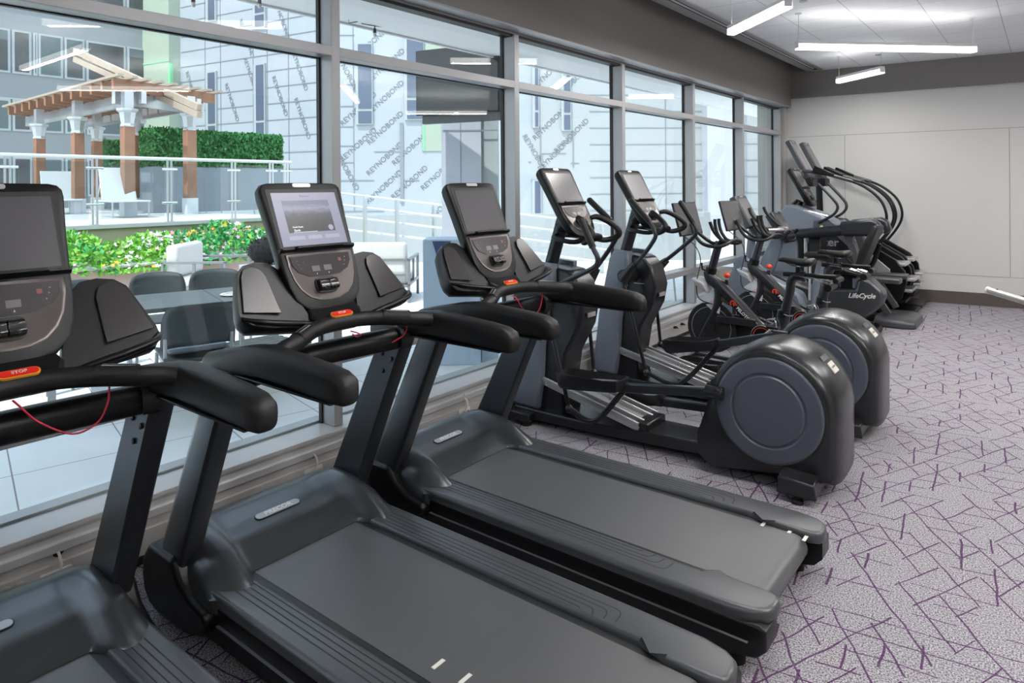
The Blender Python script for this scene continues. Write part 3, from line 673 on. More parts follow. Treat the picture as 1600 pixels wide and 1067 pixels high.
    # safety lanyard
    ld = [(-2.115, -0.02, 1.105), (-2.09, -0.01, 1.09), (-2.09, 0.03, 1.04), (-2.095, 0.11, 0.985), (-2.09, 0.17, 1.0), (-2.085, 0.195, 1.05), (-2.085, 0.20, 1.10)]
    if not lit: MB().tube(ld, 0.0028, 6, k=5).build('safety_lanyard', M['redcord'], t, smooth=60)
    else:
        MB().tube([(-2.11, 0.02, 1.10), (-2.085, 0.03, 1.095), (-2.08, 0.045, 1.085), (-2.09, 0.035, 1.078), (-2.10, 0.02, 1.09)], 0.0028, 6, k=5).build('safety_lanyard', M['redcord'], t, smooth=60)
        MB().tube([(-2.07, 0.24, 1.14), (-2.04, 0.245, 1.10), (-2.07, 0.26, 1.05), (-2.10, 0.22, 1.02)], 0.0028, 6, k=5).build('safety_lanyard_tail', M['redcord'], t, smooth=60)
    # console and the two accessory trays
    console(t, (-2.205, 0, 1.205), lit)
    for s_ in (-1, 1):
        o2 = [(0.10, 1.130, -2.160), (0.140, 1.255, -2.235), (0.165, 1.34, -2.297), (0.205, 1.372, -2.318), (0.255, 1.378, -2.322), (0.305, 1.370, -2.317), (0.335, 1.348, -2.300), (0.362, 1.285, -2.255), (0.386, 1.222, -2.206), (0.388, 1.192, -2.182), (0.365, 1.165, -2.165)]
        ce = Vector((-2.235, 0.24, 1.25)); nn = Vector((0.79, 0, 0.61))
        def tr(sc, n): return [Vector((ce.x+(x-ce.x)*sc, s_*(ce.y+(y-ce.y)*sc), ce.z+(z-ce.z)*sc))+nn*n for y, z, x in o2]
        tray = MB().loft([tr(0.72, -0.085), tr(0.88, -0.075), tr(0.97, -0.045), tr(1.0, -0.012), tr(0.985, 0.0)]).build('accessory_tray', M['trayshell'], t, smooth=45)
        pn = [(0.232, 1.195, -2.188), (0.236, 1.320, -2.280), (0.250, 1.348, -2.300), (0.280, 1.360, -2.3095), (0.315, 1.352, -2.3035), (0.333, 1.328, -2.2855), (0.372, 1.215, -2.201)]
        MB().loft([[Vector((x, s_*y, z))+nn*(0.004+k) for y, z, x in pn] for k in (0.0, 0.004)]).build('tray_liner', M['traylin'], tray, bevel=0.0015)
        LK = (0.9, 1, 1, 0.8, 0.15)
        lip = [(0.10, 1.125, -2.152), (0.18, 1.142, -2.150), (0.27, 1.158, -2.150), (0.345, 1.176, -2.158), (0.384, 1.198, -2.182)]
        MB().tube([Vector((x+0.028*k, s_*y, z+0.018*k)) for (y, z, x), k in zip(lip, LK)], [0.010, 0.014, 0.015, 0.014, 0.009], 10, k=4, flat=0.7).build('tray_lip', M['black'], tray, smooth=60)
        MB().loft([[Vector((x, s_*y, z)) for y, z, x in lip], [Vector((x+0.032*k, s_*y, z+0.004*k)) for (y, z, x), k in zip(lip, LK)], [Vector((x+0.030*k, s_*y, z+0.020*k)) for (y, z, x), k in zip(lip, LK)], [Vector((x-0.01, s_*y, z+0.01)) for y, z, x in lip]], cap=False, closed=False, loop=True).build('tray_floor', M['black'], tray, smooth=40)
    F = frame((-2.199, 0, 1.19), (0, 1, 0), (-0.3, 0, 0.9))
    text_mb('o  -  -', 0.016, 0.0003).xf(frame((-2.218, 0.0, 1.197), (0, 1, 0), (-0.4, 0, 0.9))).build('socket_symbols', M['sensor'], t, smooth=0)
    return t
M['silverline'] = mat('dull_trim_line', (0.16, 0.165, 0.17), 0.4)
M['silverlet'] = mat('pale_lettering', (0.80, 0.80, 0.80), 0.4)
M['traylin'] = mat('satin_tray_liner', (0.026, 0.023, 0.023), 0.22)
M['trayshell'] = mat('tray_shell', (0.010, 0.010, 0.011), 0.36, spec=0.3)
make_treadmill(0.60, 'black treadmill nearest the camera, cut off by the left frame edge, blank grey screen', marks=())
make_treadmill(1.645, 'black treadmill with a lit lavender screen, between two dark-screened treadmills', lit=True, marks=((685, 1037), (727, 1060)))
make_treadmill(2.69, 'black treadmill with a blank screen, next to the ellipticals, whole belt in view', marks=((1193, 818), (1235, 829), (1258, 841)))
# ================================================================== OUTSIDE: terrace, planting, buildings
set_off()
M['paver'] = tiles('pale_patio_pavers', (0.74, 0.75, 0.74), (0.25, 0.23, 0.23), 0.605, 0.605, 0.004, rot=math.radians(12.5), ox=0.047, oy=-0.236, var=0.05)
M['clad'] = mat('pale_blue_cladding', (0.40, 0.44, 0.48), 0.38, var=0.10, vscale=0.35)
M['clad2'] = mat('pale_grey_panels', (0.40, 0.425, 0.435), 0.42, var=0.06, vscale=0.3)
M['cladseam'] = mat('cladding_seam', (0.24, 0.27, 0.30), 0.7)
M['ink'] = mat('film_lettering', (0.17, 0.18, 0.20), 0.7)
M['greyconc'] = mat('grey_concrete', (0.27, 0.29, 0.30), 0.8, var=0.05, vscale=0.6)
M['darkglass'] = mat('dark_window_glass', (0.018, 0.028, 0.032), 0.08, spec=0.8)
M['tealglass'] = mat('teal_window_blind', (0.085, 0.125, 0.13), 0.25)
M['blueglass'] = mat('blue_window_glass', (0.10, 0.13, 0.185), 0.12)
M['wframe'] = mat('grey_window_frame', (0.40, 0.44, 0.45), 0.5)
M['greenfilm'] = mat('green_film', (0.22, 0.62, 0.32), 0.5)
M['palegreen'] = mat('pale_green_sheathing', (0.36, 0.43, 0.34), 0.7, var=0.12, vscale=0.5)
M['white2'] = mat('white_metal', (0.66, 0.67, 0.68), 0.4)
M['steel'] = mat('satin_steel', (0.55, 0.57, 0.58), 0.3, 0.6)
M['wood'] = mat('brown_cedar', (0.30, 0.15, 0.085), 0.6, var=0.25, vscale=4)
M['palewood'] = mat('pale_weathered_timber', (0.42, 0.34, 0.265), 0.65, var=0.12, vscale=4)
M['leafd'] = mat('boxwood_leaf', (0.035, 0.20, 0.045), 0.55, var=0.5, vscale=2.5)
M['leafl'] = mat('bright_leaf', (0.22, 0.52, 0.06), 0.55, var=0.35, vscale=3)
M['leafm'] = mat('mid_leaf', (0.06, 0.36, 0.10), 0.55, var=0.4, vscale=3)
M['fwhite'] = mat('white_petal', (0.85, 0.80, 0.82), 0.6)
M['forange'] = mat('orange_petal', (0.90, 0.38, 0.03), 0.6)
M['fpink'] = mat('pink_petal', (0.80, 0.35, 0.50), 0.6)
M['tan'] = mat('olive_tan_render', (0.46, 0.41, 0.29), 0.8, var=0.15, vscale=1.5)
M['terra'] = mat('pink_brown_planter', (0.48, 0.33, 0.28), 0.7)
M['planter'] = mat('grey_zinc_planter', (0.22, 0.25, 0.28), 0.5, var=0.2, vscale=1.2)
M['dkframe'] = mat('dark_grey_frame', (0.20, 0.205, 0.21), 0.4)
M['deckslab'] = mat('terrace_decking', (0.52, 0.52, 0.51), 0.8)
M['sling'] = mat('white_sling_fabric', (0.56, 0.57, 0.57), 0.7)
M['cushion'] = mat('cream_cushion', (0.60, 0.58, 0.55), 0.85)
M['cushionb'] = mat('blue_grey_cushion', (0.45, 0.50, 0.60), 0.85)
M['chairsh'] = mat('dark_chair_shell', (0.045, 0.055, 0.06), 0.5)
M['tabletop'] = mat('dark_slate_table_top', (0.075, 0.095, 0.10), 0.35)
M['fur'] = mat('black_fur', (0.012, 0.012, 0.013), 0.95, bump=0.6, bscale=80)
M['soffit'] = mat('white_soffit', (0.90, 0.90, 0.90), 0.8)
M['binblue'] = mat('light_blue_cabinet', (0.52, 0.64, 0.78), 0.45)
M['lilac'] = mat('pale_lilac_column_panel', (0.50, 0.52, 0.58), 0.5)
M['railglass'] = glass('rail_glass', (0.90, 0.94, 0.95))
patio = struct(MB().box(-45, -3.42, -25, 45, -0.3, 0.0).build('patio', M['paver'], smooth=0))
sf = struct(MB().box(-5.05, -3.34, -12, 17, 3.17, 3.42).build('outer_soffit', M['soffit'], smooth=0))
MB().box(-5.08, -5.05, -12, 17, 3.15, 3.46).build('soffit_fascia', M['soffit'], sf, smooth=0)

class Plane:
    def __init__(s, p, q):
        s.p = Vector((p[0], p[1], 0)); s.q = Vector((q[0], q[1], 0)); s.u = (s.q-s.p).normalized(); s.n = Vector((s.u.y, -s.u.x, 0))
        if (-s.p).dot(s.n) < 0: s.n = -s.n
    def at(s, px, py, out=0.0):
        d = _ray(px, py); o = s.p+s.n*out; k = (o-Vector((0, 0, CAM_H))).dot(s.n)/d.dot(s.n); return d*k+Vector((0, 0, CAM_H))
    def rect(s, m, px0, px1, pt, pb, o0, o1, ref=None):
        """upright slab between two picture columns, heights taken on its middle column"""
        pc = (px0+px1)/2; zt = s.at(pc, pt).z; zb = s.at(pc, pb).z; a = s.at(px0, pb); b = s.at(px1, pb); a.z = b.z = 0
        vs = []
        for o in (o0, o1):
            for P_, z in ((a, zb), (b, zb), (b, zt), (a, zt)): v = P_+s.n*o; v.z = z; vs.append(v)
        return m.add(vs, [(0, 3, 2, 1), (4, 5, 6, 7), (0, 1, 5, 4), (1, 2, 6, 5), (2, 3, 7, 6), (3, 0, 4, 7)])
    def wall(s, m, t0, t1, z0, z1, o0, o1):
        a = s.p+s.u*t0; b = s.p+s.u*t1; vs = []
        for o in (o0, o1):
            for P_, z in ((a, z0), (b, z0), (b, z1), (a, z1)): v = P_+s.n*o; v.z = z; vs.append(v)
        return m.add(vs, [(0, 3, 2, 1), (4, 5, 6, 7), (0, 1, 5, 4), (1, 2, 6, 5), (2, 3, 7, 6), (3, 0, 4, 7)])
    def T(s, px): # distance along the plane of a picture column
        return (s.at(px, 300)-s.p).dot(s.u)
# --- grey building on the left
PA = Plane((-30, -6), (-30, 13.4)); LA = 19.1
ba = thing('office_building', 'grey office building at the far left with bands of dark windows', 'building', (-30, 4, 0))
set_off(30, -4, 0)
m = MB(); PA.wall(m, 0, LA, 0, 14, -3.0, 0); m.build('wall', M['greyconc'], ba, smooth=0)
for zt in (8.75, 5.05): 
    m = MB(); PA.wall(m, 0, LA, zt-0.03, zt+0.02, 0, 0.06); m.build('string_course', M['wframe'], ba, smooth=0)
cols = [(-60, -30, 0), (-28, 17, 1), (20, 50, 1), (53, 60, 2), (61, 99, 2), (102, 133, 1), (136, 197, 1), (200, 237, 1)]
for zt, zb, kk in ((12.0, 9.1, 0), (7.60, 5.98, 1), (5.02, 3.85, 2), (2.9, 1.4, 1)):
    for j, (a, b, kind) in enumerate(cols):
        m = MB(); PA.wall(m, PA.T(a), PA.T(b), zb, zt, -0.02, 0.05)
        f_ = m.build('window', M['wframe'], ba, smooth=0)
        kind = 2 if (kind == 0 or (kk == 2 and j in (1, 3, 5, 6))) else kind
        m = MB(); PA.wall(m, PA.T(a)+0.08, PA.T(b)-0.08, zb+0.08, zt-0.08, 0.05, 0.07); m.build('pane', M['tealglass'] if kind == 2 else M['darkglass'], f_, smooth=0)
        if kind == 1 and j % 2: m = MB(); PA.wall(m, PA.T(a)+0.08, PA.T(b)-0.08, zt-0.42, zt-0.08, 0.07, 0.08); m.build('blind', M['tealglass'], f_, smooth=0)
# --- white clad building with the printed film
P1a, P2a, P3a, P4a = (-30, 13.4), (-20.6, 14.9), None, None
e_ = at_w(830, 300, 24.6); P3a = (e_.x, e_.y); e_ = at_w(1300, 300, 25.2); P4a = (e_.x, e_.y)
bb = thing('clad_building', 'tall pale building behind the patio, cladding film printed with diagonal lettering', 'building', (-20.6, 14.9, 0))
set_off(20.6, -14.9, 0)
PB1, PB2, PB3 = Plane(P1a, P2a), Plane(P2a, P3a), Plane(P3a, P4a)
LB1, LB2, LB3 = [(Vector((b[0], b[1], 0))-Vector((a[0], a[1], 0))).length for a, b in ((P1a, P2a), (P2a, P3a), (P3a, P4a))]
for P_, L_, mm in ((PB1, LB1, 'clad'), (PB2, LB2, 'clad'), (PB3, LB3, 'clad2')):
    m = MB(); P_.wall(m, 0, L_, 0, 15, -0.4, 0); m.build('wall', M[mm], bb, smooth=0)
m = MB(); PB1.wall(m, PB1.T(238), PB1.T(283), 0, 15, 0, 0.5); cb = m.build('sheathing_strip', M['palegreen'], bb, smooth=0)
m = MB()
for z in (6.9, 5.2, 3.3): PB1.wall(m, PB1.T(238)+0.02, PB1.T(283)-0.02, z, z+0.06, 0.5, 0.52)
PB1.wall(m, PB1.T(282.5), PB1.T(286), 4.8, 6.8, 0.4, 0.54); m.build('green_tape', M['greenfilm'], cb, smooth=0)
sm = MB()
for k in range(22): PB1.wall(sm, PB1.T(285), LB1, 0.5+0.62*k, 0.525+0.62*k, 0, 0.02)
for px in (322, 346, 397, 419, 452): PB1.wall(sm, PB1.T(px), PB1.T(px)+0.03, 0, 14, 0, 0.02)
for pt, a, b in ((55, 530, 556), (88, 530, 553), (132, 530, 553), (166, 530, 553), (198, 530, 553), (228, 530, 553), (254, 530, 553), (282, 530, 585), (237, 585, 625), (282, 632, 655), (330, 530, 600)):
    zz = PB2.at((a+b)/2, pt).z; PB2.wall(sm, PB2.T(a), PB2.T(b), zz-0.015, zz+0.015, 0, 0.02)
PB2.rect(sm, 553.2, 554.2, 0, 330, 0, 0.02); PB2.rect(sm, 626, 631, 192, 318, 0, 0.05); PB2.rect(sm, 790, 791, 0, 330, 0, 0.02)
for k in range(18): PB3.wall(sm, PB3.T(922), LB3, 0.75+0.60*k, 0.775+0.60*k, 0, 0.02)
for px in (1040, 1130, 1188): PB3.wall(sm, PB3.T(px), PB3.T(px)+0.03, 0, 14, 0, 0.02)
for pt, a, b in ((198, 812, 830), (225, 812, 826), (253, 812, 826), (281, 812, 845), (240, 845, 885), (255, 892, 905), (310, 812, 830)):
    pc = min(max(a, 832), 1e9); zz = PB3.at(pc, pt).z; PB3.wall(sm, max(PB3.T(a), 0), PB3.T(b), zz-0.015, zz+0.015, 0, 0.02)
PB3.rect(sm, 844, 845.5, 198, 262, 0, 0.03); PB3.rect(sm, 844, 848, 241, 256, 0, 0.03); PB3.rect(sm, 895, 896.5, 205, 262, 0, 0.03)
sm.build('cladding_seam', M['cladseam'], bb, smooth=0)
def bwin(P_, px0, px1, pt, pb, split=None):
    m = MB(); P_.rect(m, px0, px1, pt, pb, -0.02, 0.10); w_ = m.build('window', M['wframe'], bb, smooth=0)
    tops = [(pt+2, pb-2)] if split is None else [(pt+2, split-2), (split+2, pb-2)]
    for a, b in tops:
        m = MB(); P_.rect(m, px0+4, px1-1.5, a, b, 0.10, 0.12); m.build('pane', M['blueglass'], w_, smooth=0)
for a in ((PB1, 325, 341, 112, 214, 195), (PB1, 400, 417, 100, 212, 190), (PB1, 398, 417, 5, 44, 22), (PB1, 325, 340, -30, 34, None), (PB2, 557, 583, 68, 195, 172), (PB2, 633, 664, 50, 188, 155), (PB2, 740, 766, 50, 190, 150), (PB3, 832, 842, 70, 200, 174), (PB3, 877, 892, 85, 205, 178), (PB3, 832, 846, 281, 366, None), (PB3, 832, 838, -30, 40, None)): bwin(*a)
m = MB(); PB2.rect(m, 660, 697, 190, 236, 0, 0.04); PB2.rect(m, 664, 697, 54, 100, 0, 0.04); m.build('green_film_panel', M['palegreen'], bb, smooth=0, label='panel still wrapped in green film')
m = MB(); PB2.rect(m, 661, 664, 190, 236, 0.04, 0.06); PB2.rect(m, 664, 690, 56, 58, 0.04, 0.06); m.build('green_film_edge', M['greenfilm'], bb, smooth=0)
rey = text_mb('REYNOBOND', 0.27, 0.001); rm = MB()
for P_, px, py, ang in ([(PB2, x, y, 42) for x, y in ((575, 72), (604, 102), (603, 152), (602, 200), (601, 248), (600, 292), (641, 232), (640, 285), (686, 271), (560, 170), (560, 226), (690, 325), (610, 28))] +
                        [(PB2, x, y, -62) for x, y in ((543, 115), (541, 265))] +
                        [(PB1, x, y, -66) for x, y in ((300, 140), (362, 160), (392, 120), (437, 150), (468, 110), (472, 185), (385, 60), (440, 30))] +
                        [(PB3, x, y, 44) for x, y in ((860, 112), (860, 192), (868, 240), (893, 212), (893, 130))] + [(PB3, 837, 242, -60)]):
    o = P_.at(px, py, 0.012); u = P_.u if P_.u.dot(_r) > 0 else -P_.u; a = math.radians(ang)
    rm.merge(rey, frame(o, u*math.cos(a)+Vector((0, 0, 1))*math.sin(a), -u*math.sin(a)+Vector((0, 0, 1))*math.cos(a)))
rm.build('film_lettering', M['ink'], bb, smooth=0)
# pale column of the building and low grey panels at the right
m = MB(); PB3.rect(m, 1098, 1152, -60, 420, 0.0, 0.6); m.build('pilaster', M['lilac'], bb, smooth=0)
# --- raised terrace with retaining wall and glass railing
set_off()
dk = struct(MB().box(-29.9, -11.95, -10, 8.05, 0, 1.03).build('raised_terrace', M['tan'], smooth=0))
MB().box(-29.9, -11.88, -10, 8.12, 1.03, 1.09).build('terrace_slab', M['deckslab'], dk, smooth=0)
rl = thing('glass_railing', 'glass railing with white handrail along the raised terrace edge', 'railing', (-11.95, 3, 1.09))
set_off(11.95, -3, -1.09)
MB().tube([(-11.95, -6, 2.175), (-11.95, 7.98, 2.175)], 0.030, 10).build('handrail', M['white2'], rl)
ys = [at_x(px, 300, -11.95).y for px in (12, 148, 265, 365, 424, 447)]; ys = [-5.0, -3.4, -1.8, -0.2, 1.4]+ys; ys[5] = max(ys[5], 2.9)
ys = sorted(ys)
for i, y in enumerate(ys):
    p_ = MB().box(-11.965, -11.935, y-0.045, y-0.020, 1.09, 2.16).box(-11.965, -11.935, y+0.020, y+0.045, 1.09, 2.16).box(-12.0, -11.90, y-0.06, y+0.06, 1.09, 1.10).build('post', M['steel'], rl, smooth=0)
    for z in (1.42, 2.00): MB().tube([(-11.95, y-0.13, z), (-11.95, y+0.13, z)], 0.02, 8).build('clamp', M['chrome'], p_)
    if i < len(ys)-1 and ys[i+1]-y > 0.3: MB().box(-11.956, -11.944, y+0.09, ys[i+1]-0.09, 1.18, 2.10).build('rail_glass', M['railglass'], rl, smooth=0)
# --- pergola
pg = thing('pergola', 'timber pergola with brown posts and slatted roof on the raised terrace', 'pergola', (-18, 7.5, 1.09))
set_off(18, -7.5, -1.09)
for k, (px, w) in enumerate(((62, 17.6), (122, 16.0), (200, 14.4), (152, 18.6), (215, 16.8), (297, 15.4))):
    p = at_w(px, 300, w); zt = 3.75
    q = MB().box(p.x-0.11, p.x+0.11, p.y-0.11, p.y+0.11, 1.09, 3.0).build('post', M['wood'], pg, bevel=0.01)
    MB().lathe([(0.14, 2.98), (0.15, 3.0), (0.13, 3.05), (0.17, 3.28), (0.22, 3.32), (0.22, 3.36), (0.12, 3.38)], (p.x, p.y, 0), n=8).box(p.x-0.09, p.x+0.09, p.y-0.09, p.y+0.09, 3.36, zt).build('capital', M['steel'], q, smooth=0)
    MB().box(p.x-0.125, p.x+0.125, p.y-0.125, p.y+0.125, 1.09, 1.45).build('plinth', M['white2'], q, smooth=0)
def T3(px, py, w): return at_w(px, py, w)
NL, FL_, NR = T3(196, 128, 14.2), T3(24, 160, 19.0), T3(330, 142, 16.4)
ex = (FL_-NL); ex.z = 0; ey = (NR-NL); ey.z = 0
def G(a, b, z): v = NL+ex*a+ey*b; v.z = z; return v
for b in (0.16, 0.80): MB().beam(G(-0.02, b, 3.62), G(1.02, b, 3.62), 0.10, 0.28).build('beam', M['steel'], pg, smooth=0)
MB().beam(G(0.07, -0.02, 3.62), G(0.07, 1.02, 3.62), 0.10, 0.26).build('beam', M['steel'], pg, smooth=0)
for k in range(13):
    a = 0.02+k*0.08; MB().beam(G(a, -0.10, 3.86), G(a, 1.08, 3.86), 0.06, 0.24).build('rafter', M['wood'], pg, smooth=0)
for k in range(9):
    b = -0.09+k*0.145; MB().beam(G(-0.03, b, 4.0), G(1.04, b, 4.0), 0.11, 0.05).build('roof_slat', M['palewood'], pg, smooth=0)
for d in (0.0, 0.28):
    a_ = T3(118, 80+d*45, 17.5); b_ = T3(312, 168+d*40, 14.6); MB().beam(a_, b_, 0.12, 0.14).build('slanting_beam', M['palewood'], pg, smooth=0)
# --- hedges, leaf clusters on a box
def leafy(mb, pts, s0, s1):
    for p in pts:
        s_ = random.uniform(s0, s1); e = Euler((random.uniform(0, 6.3), random.uniform(0, 6.3), random.uniform(0, 6.3))).to_matrix()
        mb.add([e @ Vector(v)*s_+p for v in ((-0.5, 0, 0), (0, -0.32, 0.05), (0.6, 0, 0), (0, 0.32, 0.05))], [(0, 1, 2, 3)])
def boxpts(n, x0, x1, y0, y1, z0, z1):
    out = []
    for _ in range(n):
        f_ = random.random()
        x, y, z = random.uniform(x0, x1), random.uniform(y0, y1), random.uniform(z0, z1)
        if f_ < 0.5: x = x1+random.gauss(0, 0.03)
        elif f_ < 0.85: z = z1+random.gauss(0, 0.03)
        else: y = y0 if random.random() < 0.5 else y1
        out.append(Vector((x, y, z)))
    return out
def hedge(pxa, pxb, x, zb, zt, label, n):
    ya, yb = at_x(pxa, 240, x).y, at_x(pxb, 240, x).y; ym = (ya+yb)/2
    h = thing('boxwood_hedge', label, 'hedge', (x, ym, 1.09)); set_off(-x, -ym, -1.09)
    MB().box(x-0.35, x+0.35, ya, yb, 1.09, zb).build('planter', M['planter'], h, bevel=0.01)
    m = MB(); m.box(x-0.30, x+0.27, ya+0.05, yb-0.05, zb, zt-0.05)
    leafy(m, boxpts(n, x-0.33, x+0.31, ya, yb, zb, zt), 0.05, 0.12); m.build('foliage', M['leafd'], h, smooth=0, fix=False)
hedge(228, 431, -16.9, 2.20, 3.07, 'long clipped boxwood hedge in grey planters behind the glass railing', 9000)
hedge(158, 222, -22.5, 2.2, 3.1, 'dark clipped hedge farther back, behind the pergola posts', 2500)
# --- sun loungers on the raised terrace
def lounger(px, py, rz, label):
    p = at_z(px, py, 1.09); t = thing('sun_lounger', label, 'sun lounger', (p.x, p.y, 1.09), rz, 'white loungers behind the glass railing'); set_off()
    fr = MB()
    for s_ in (-1, 1): fr.tube([(-0.35, s_*0.32, 0.33), (1.35, s_*0.32, 0.33)], 0.018, 8)
    fr.tube([(1.35, -0.32, 0.33), (1.35, 0.32, 0.33)], 0.018, 8).tube([(-0.35, -0.32, 0.33), (-0.35, 0.32, 0.33)], 0.018, 8)
    fr.build('frame', M['white2'], t)
    for sx_, sy_ in ((-0.33, -0.32), (-0.33, 0.32), (1.25, -0.32), (1.25, 0.32)): MB().tube([(sx_, sy_, 0.33), (sx_, sy_, 0)], 0.016, 8).build('leg', M['steel'], t)
    MB().box(0.28, 1.34, -0.30, 0.30, 0.335, 0.35).build('seat_sling', M['sling'], t)
    MB().loft([[(0.28, -0.30, 0.34), (0.28, 0.30, 0.34), (0.30, 0.30, 0.35), (0.30, -0.30, 0.35)], [(-0.05, -0.30, 1.02), (-0.05, 0.30, 1.02), (-0.03, 0.30, 1.03), (-0.03, -0.30, 1.03)]]).build('backrest_sling', M['sling'], t)
    MB().tube([(0.28, -0.31, 0.34), (-0.04, -0.31, 1.02), (-0.04, 0.31, 1.02), (0.28, 0.31, 0.34)], 0.016, 8).tube([(0.10, 0.31, 0.72), (-0.2, 0.31, 0.34)], 0.012, 6).tube([(0.10, -0.31, 0.72), (-0.2, -0.31, 0.34)], 0.012, 6).build('backrest_frame', M['white2'], t)
lounger(182, 338, math.radians(-10), 'white sling lounger with raised backrest, beside the round umbrella base')
lounger(88, 333, math.radians(-10), 'white sling lounger with raised backrest, left one behind the near treadmill screen')
p = at_z(205, 334, 1.09); t = thing('umbrella_base', 'small round umbrella base with short pole on the raised terrace', 'umbrella base', (p.x, p.y, 1.09)); set_off()
MB().lathe([(0.28, 0), (0.28, 0.05), (0.22, 0.07), (0.05, 0.08)], (0, 0, 0), n=24).build('base_disc', M['steel'], t)
MB().lathe([(0.03, 0.07), (0.03, 0.6)], (0, 0, 0), n=12).build('pole', M['white2'], t)
# --- flower bed along the retaining wall
fb = thing('flower_planter', 'long planter of bright leaves with white and orange flowers below the terrace wall', 'planter', (-11.2, 5, 0)); set_off(11.2, -5, 0)
MB().box(-11.86, -10.75, 2.2, 8.0, 0, 0.50).build('planter_box', M['terra'], fb, bevel=0.01)
MB().box(-11.80, -10.70, 2.2, 8.0, 0.50, 0.54).build('planter_coping', M['cushion'], fb, bevel=0.01)
def moundz(x, y): return 0.80+0.08*math.sin(y*2.3)+0.06*math.sin(y*5.1+1)-0.30*max(0, (x+11.1))/0.5
for nm, mt, n, s0, s1 in (('bright_foliage', 'leafl', 8000, 0.05, 0.12), ('mid_foliage', 'leafm', 7000, 0.05, 0.11)):
    m = MB(); pts = []
    for _ in range(n):
        y = random.uniform(2.2, 8.0); x = random.uniform(-11.8, -10.6)
        w_ = math.sin(y*1.7+0.6)+0.5*math.sin(y*4.3)
        if (nm == 'bright_foliage') == (w_+random.gauss(0, 0.6) > 0): z = moundz(x, y)+random.uniform(-0.25, 0.16); pts.append(Vector((x, y, max(z, 0.45))))
    leafy(m, pts, s0, s1); m.build(nm, M[mt], fb, smooth=0, fix=False)['kind'] = 'stuff'
for nm, mt, n in (('white_flowers', 'fwhite', 620), ('orange_flowers', 'forange', 80), ('pink_flowers', 'fpink', 90)):
    m = MB()
    for _ in range(n):
        y = random.uniform(2.2, 8.0); x = random.uniform(-11.6, -10.55)
        if nm == 'white_flowers' and math.sin(y*2.9) < -0.2: continue
        z = max(moundz(x, y)+random.uniform(0.0, 0.16), 0.5); r = random.uniform(0.022, 0.045); c = Vector((x, y, z))
        d = Vector((random.uniform(0.2, 1), random.uniform(-0.7, 0.3), random.uniform(0.2, 1))).normalized(); F = frame(c, d.orthogonal(), d.cross(d.orthogonal()))
        m.add([F @ Vector((math.cos(i*2*PI/10)*r*(1.2 if i % 2 else 0.6), math.sin(i*2*PI/10)*r*(1.2 if i % 2 else 0.6), 0.0)) for i in range(10)], [list(range(10))])
    m.build(nm, M[mt], fb, smooth=0, fix=False)['kind'] = 'stuff'
# --- lounge seats on the patio
def lounge(x, y, rz, label, blue=False, wide=0.95):
    t = thing('outdoor_armchair', label, 'armchair', (x, y, 0), rz); set_off(); w = wide/2
    fr = MB()
    for sy_ in (-w, w):
        fr.box(-0.45, 0.45, sy_-0.02, sy_+0.02, 0.60, 0.635); fr.box(-0.45, 0.45, sy_-0.02, sy_+0.02, 0.24, 0.275)
        fr.box(-0.45, -0.415, sy_-0.02, sy_+0.02, 0, 0.63); fr.box(0.415, 0.45, sy_-0.02, sy_+0.02, 0, 0.63); fr.box(-0.02, 0.02, sy_-0.015, sy_+0.015, 0.26, 0.61)
    fr.box(-0.45, -0.415, -w, w, 0.60, 0.635).box(-0.45, 0.45, -w, w, 0.22, 0.25); fr.build('frame', M['dkframe'], t, bevel=0.004)
    MB().box(-0.34, 0.43, -w+0.04, w-0.04, 0.25, 0.40).build('seat_cushion', M['cushion'], t, bevel=0.04, seg=3)
    MB().box(-0.42, -0.24, -w+0.04, w-0.04, 0.40, 0.86).build('back_cushion', M['cushion'], t, bevel=0.05, seg=3)
    if blue: MB().obox((-0.12, w*0.4, 0.58), (0.14, 0.42, 0.42), Euler((0.7, -0.25, 0)).to_matrix()).build('blue_pillow', M['cushionb'], t, bevel=0.05, seg=3)
    return t
_q = at_z(282, 462, 0); lounge(_q.x+0.85, _q.y, math.radians(40), 'cream cushioned outdoor armchair with grey metal frame in front of the flowers')
p = at_z(568, 466, 0); lounge(p.x, p.y, math.radians(128), 'pale outdoor sofa with a blue pillow, seen from behind near the white railings', True, 1.5)
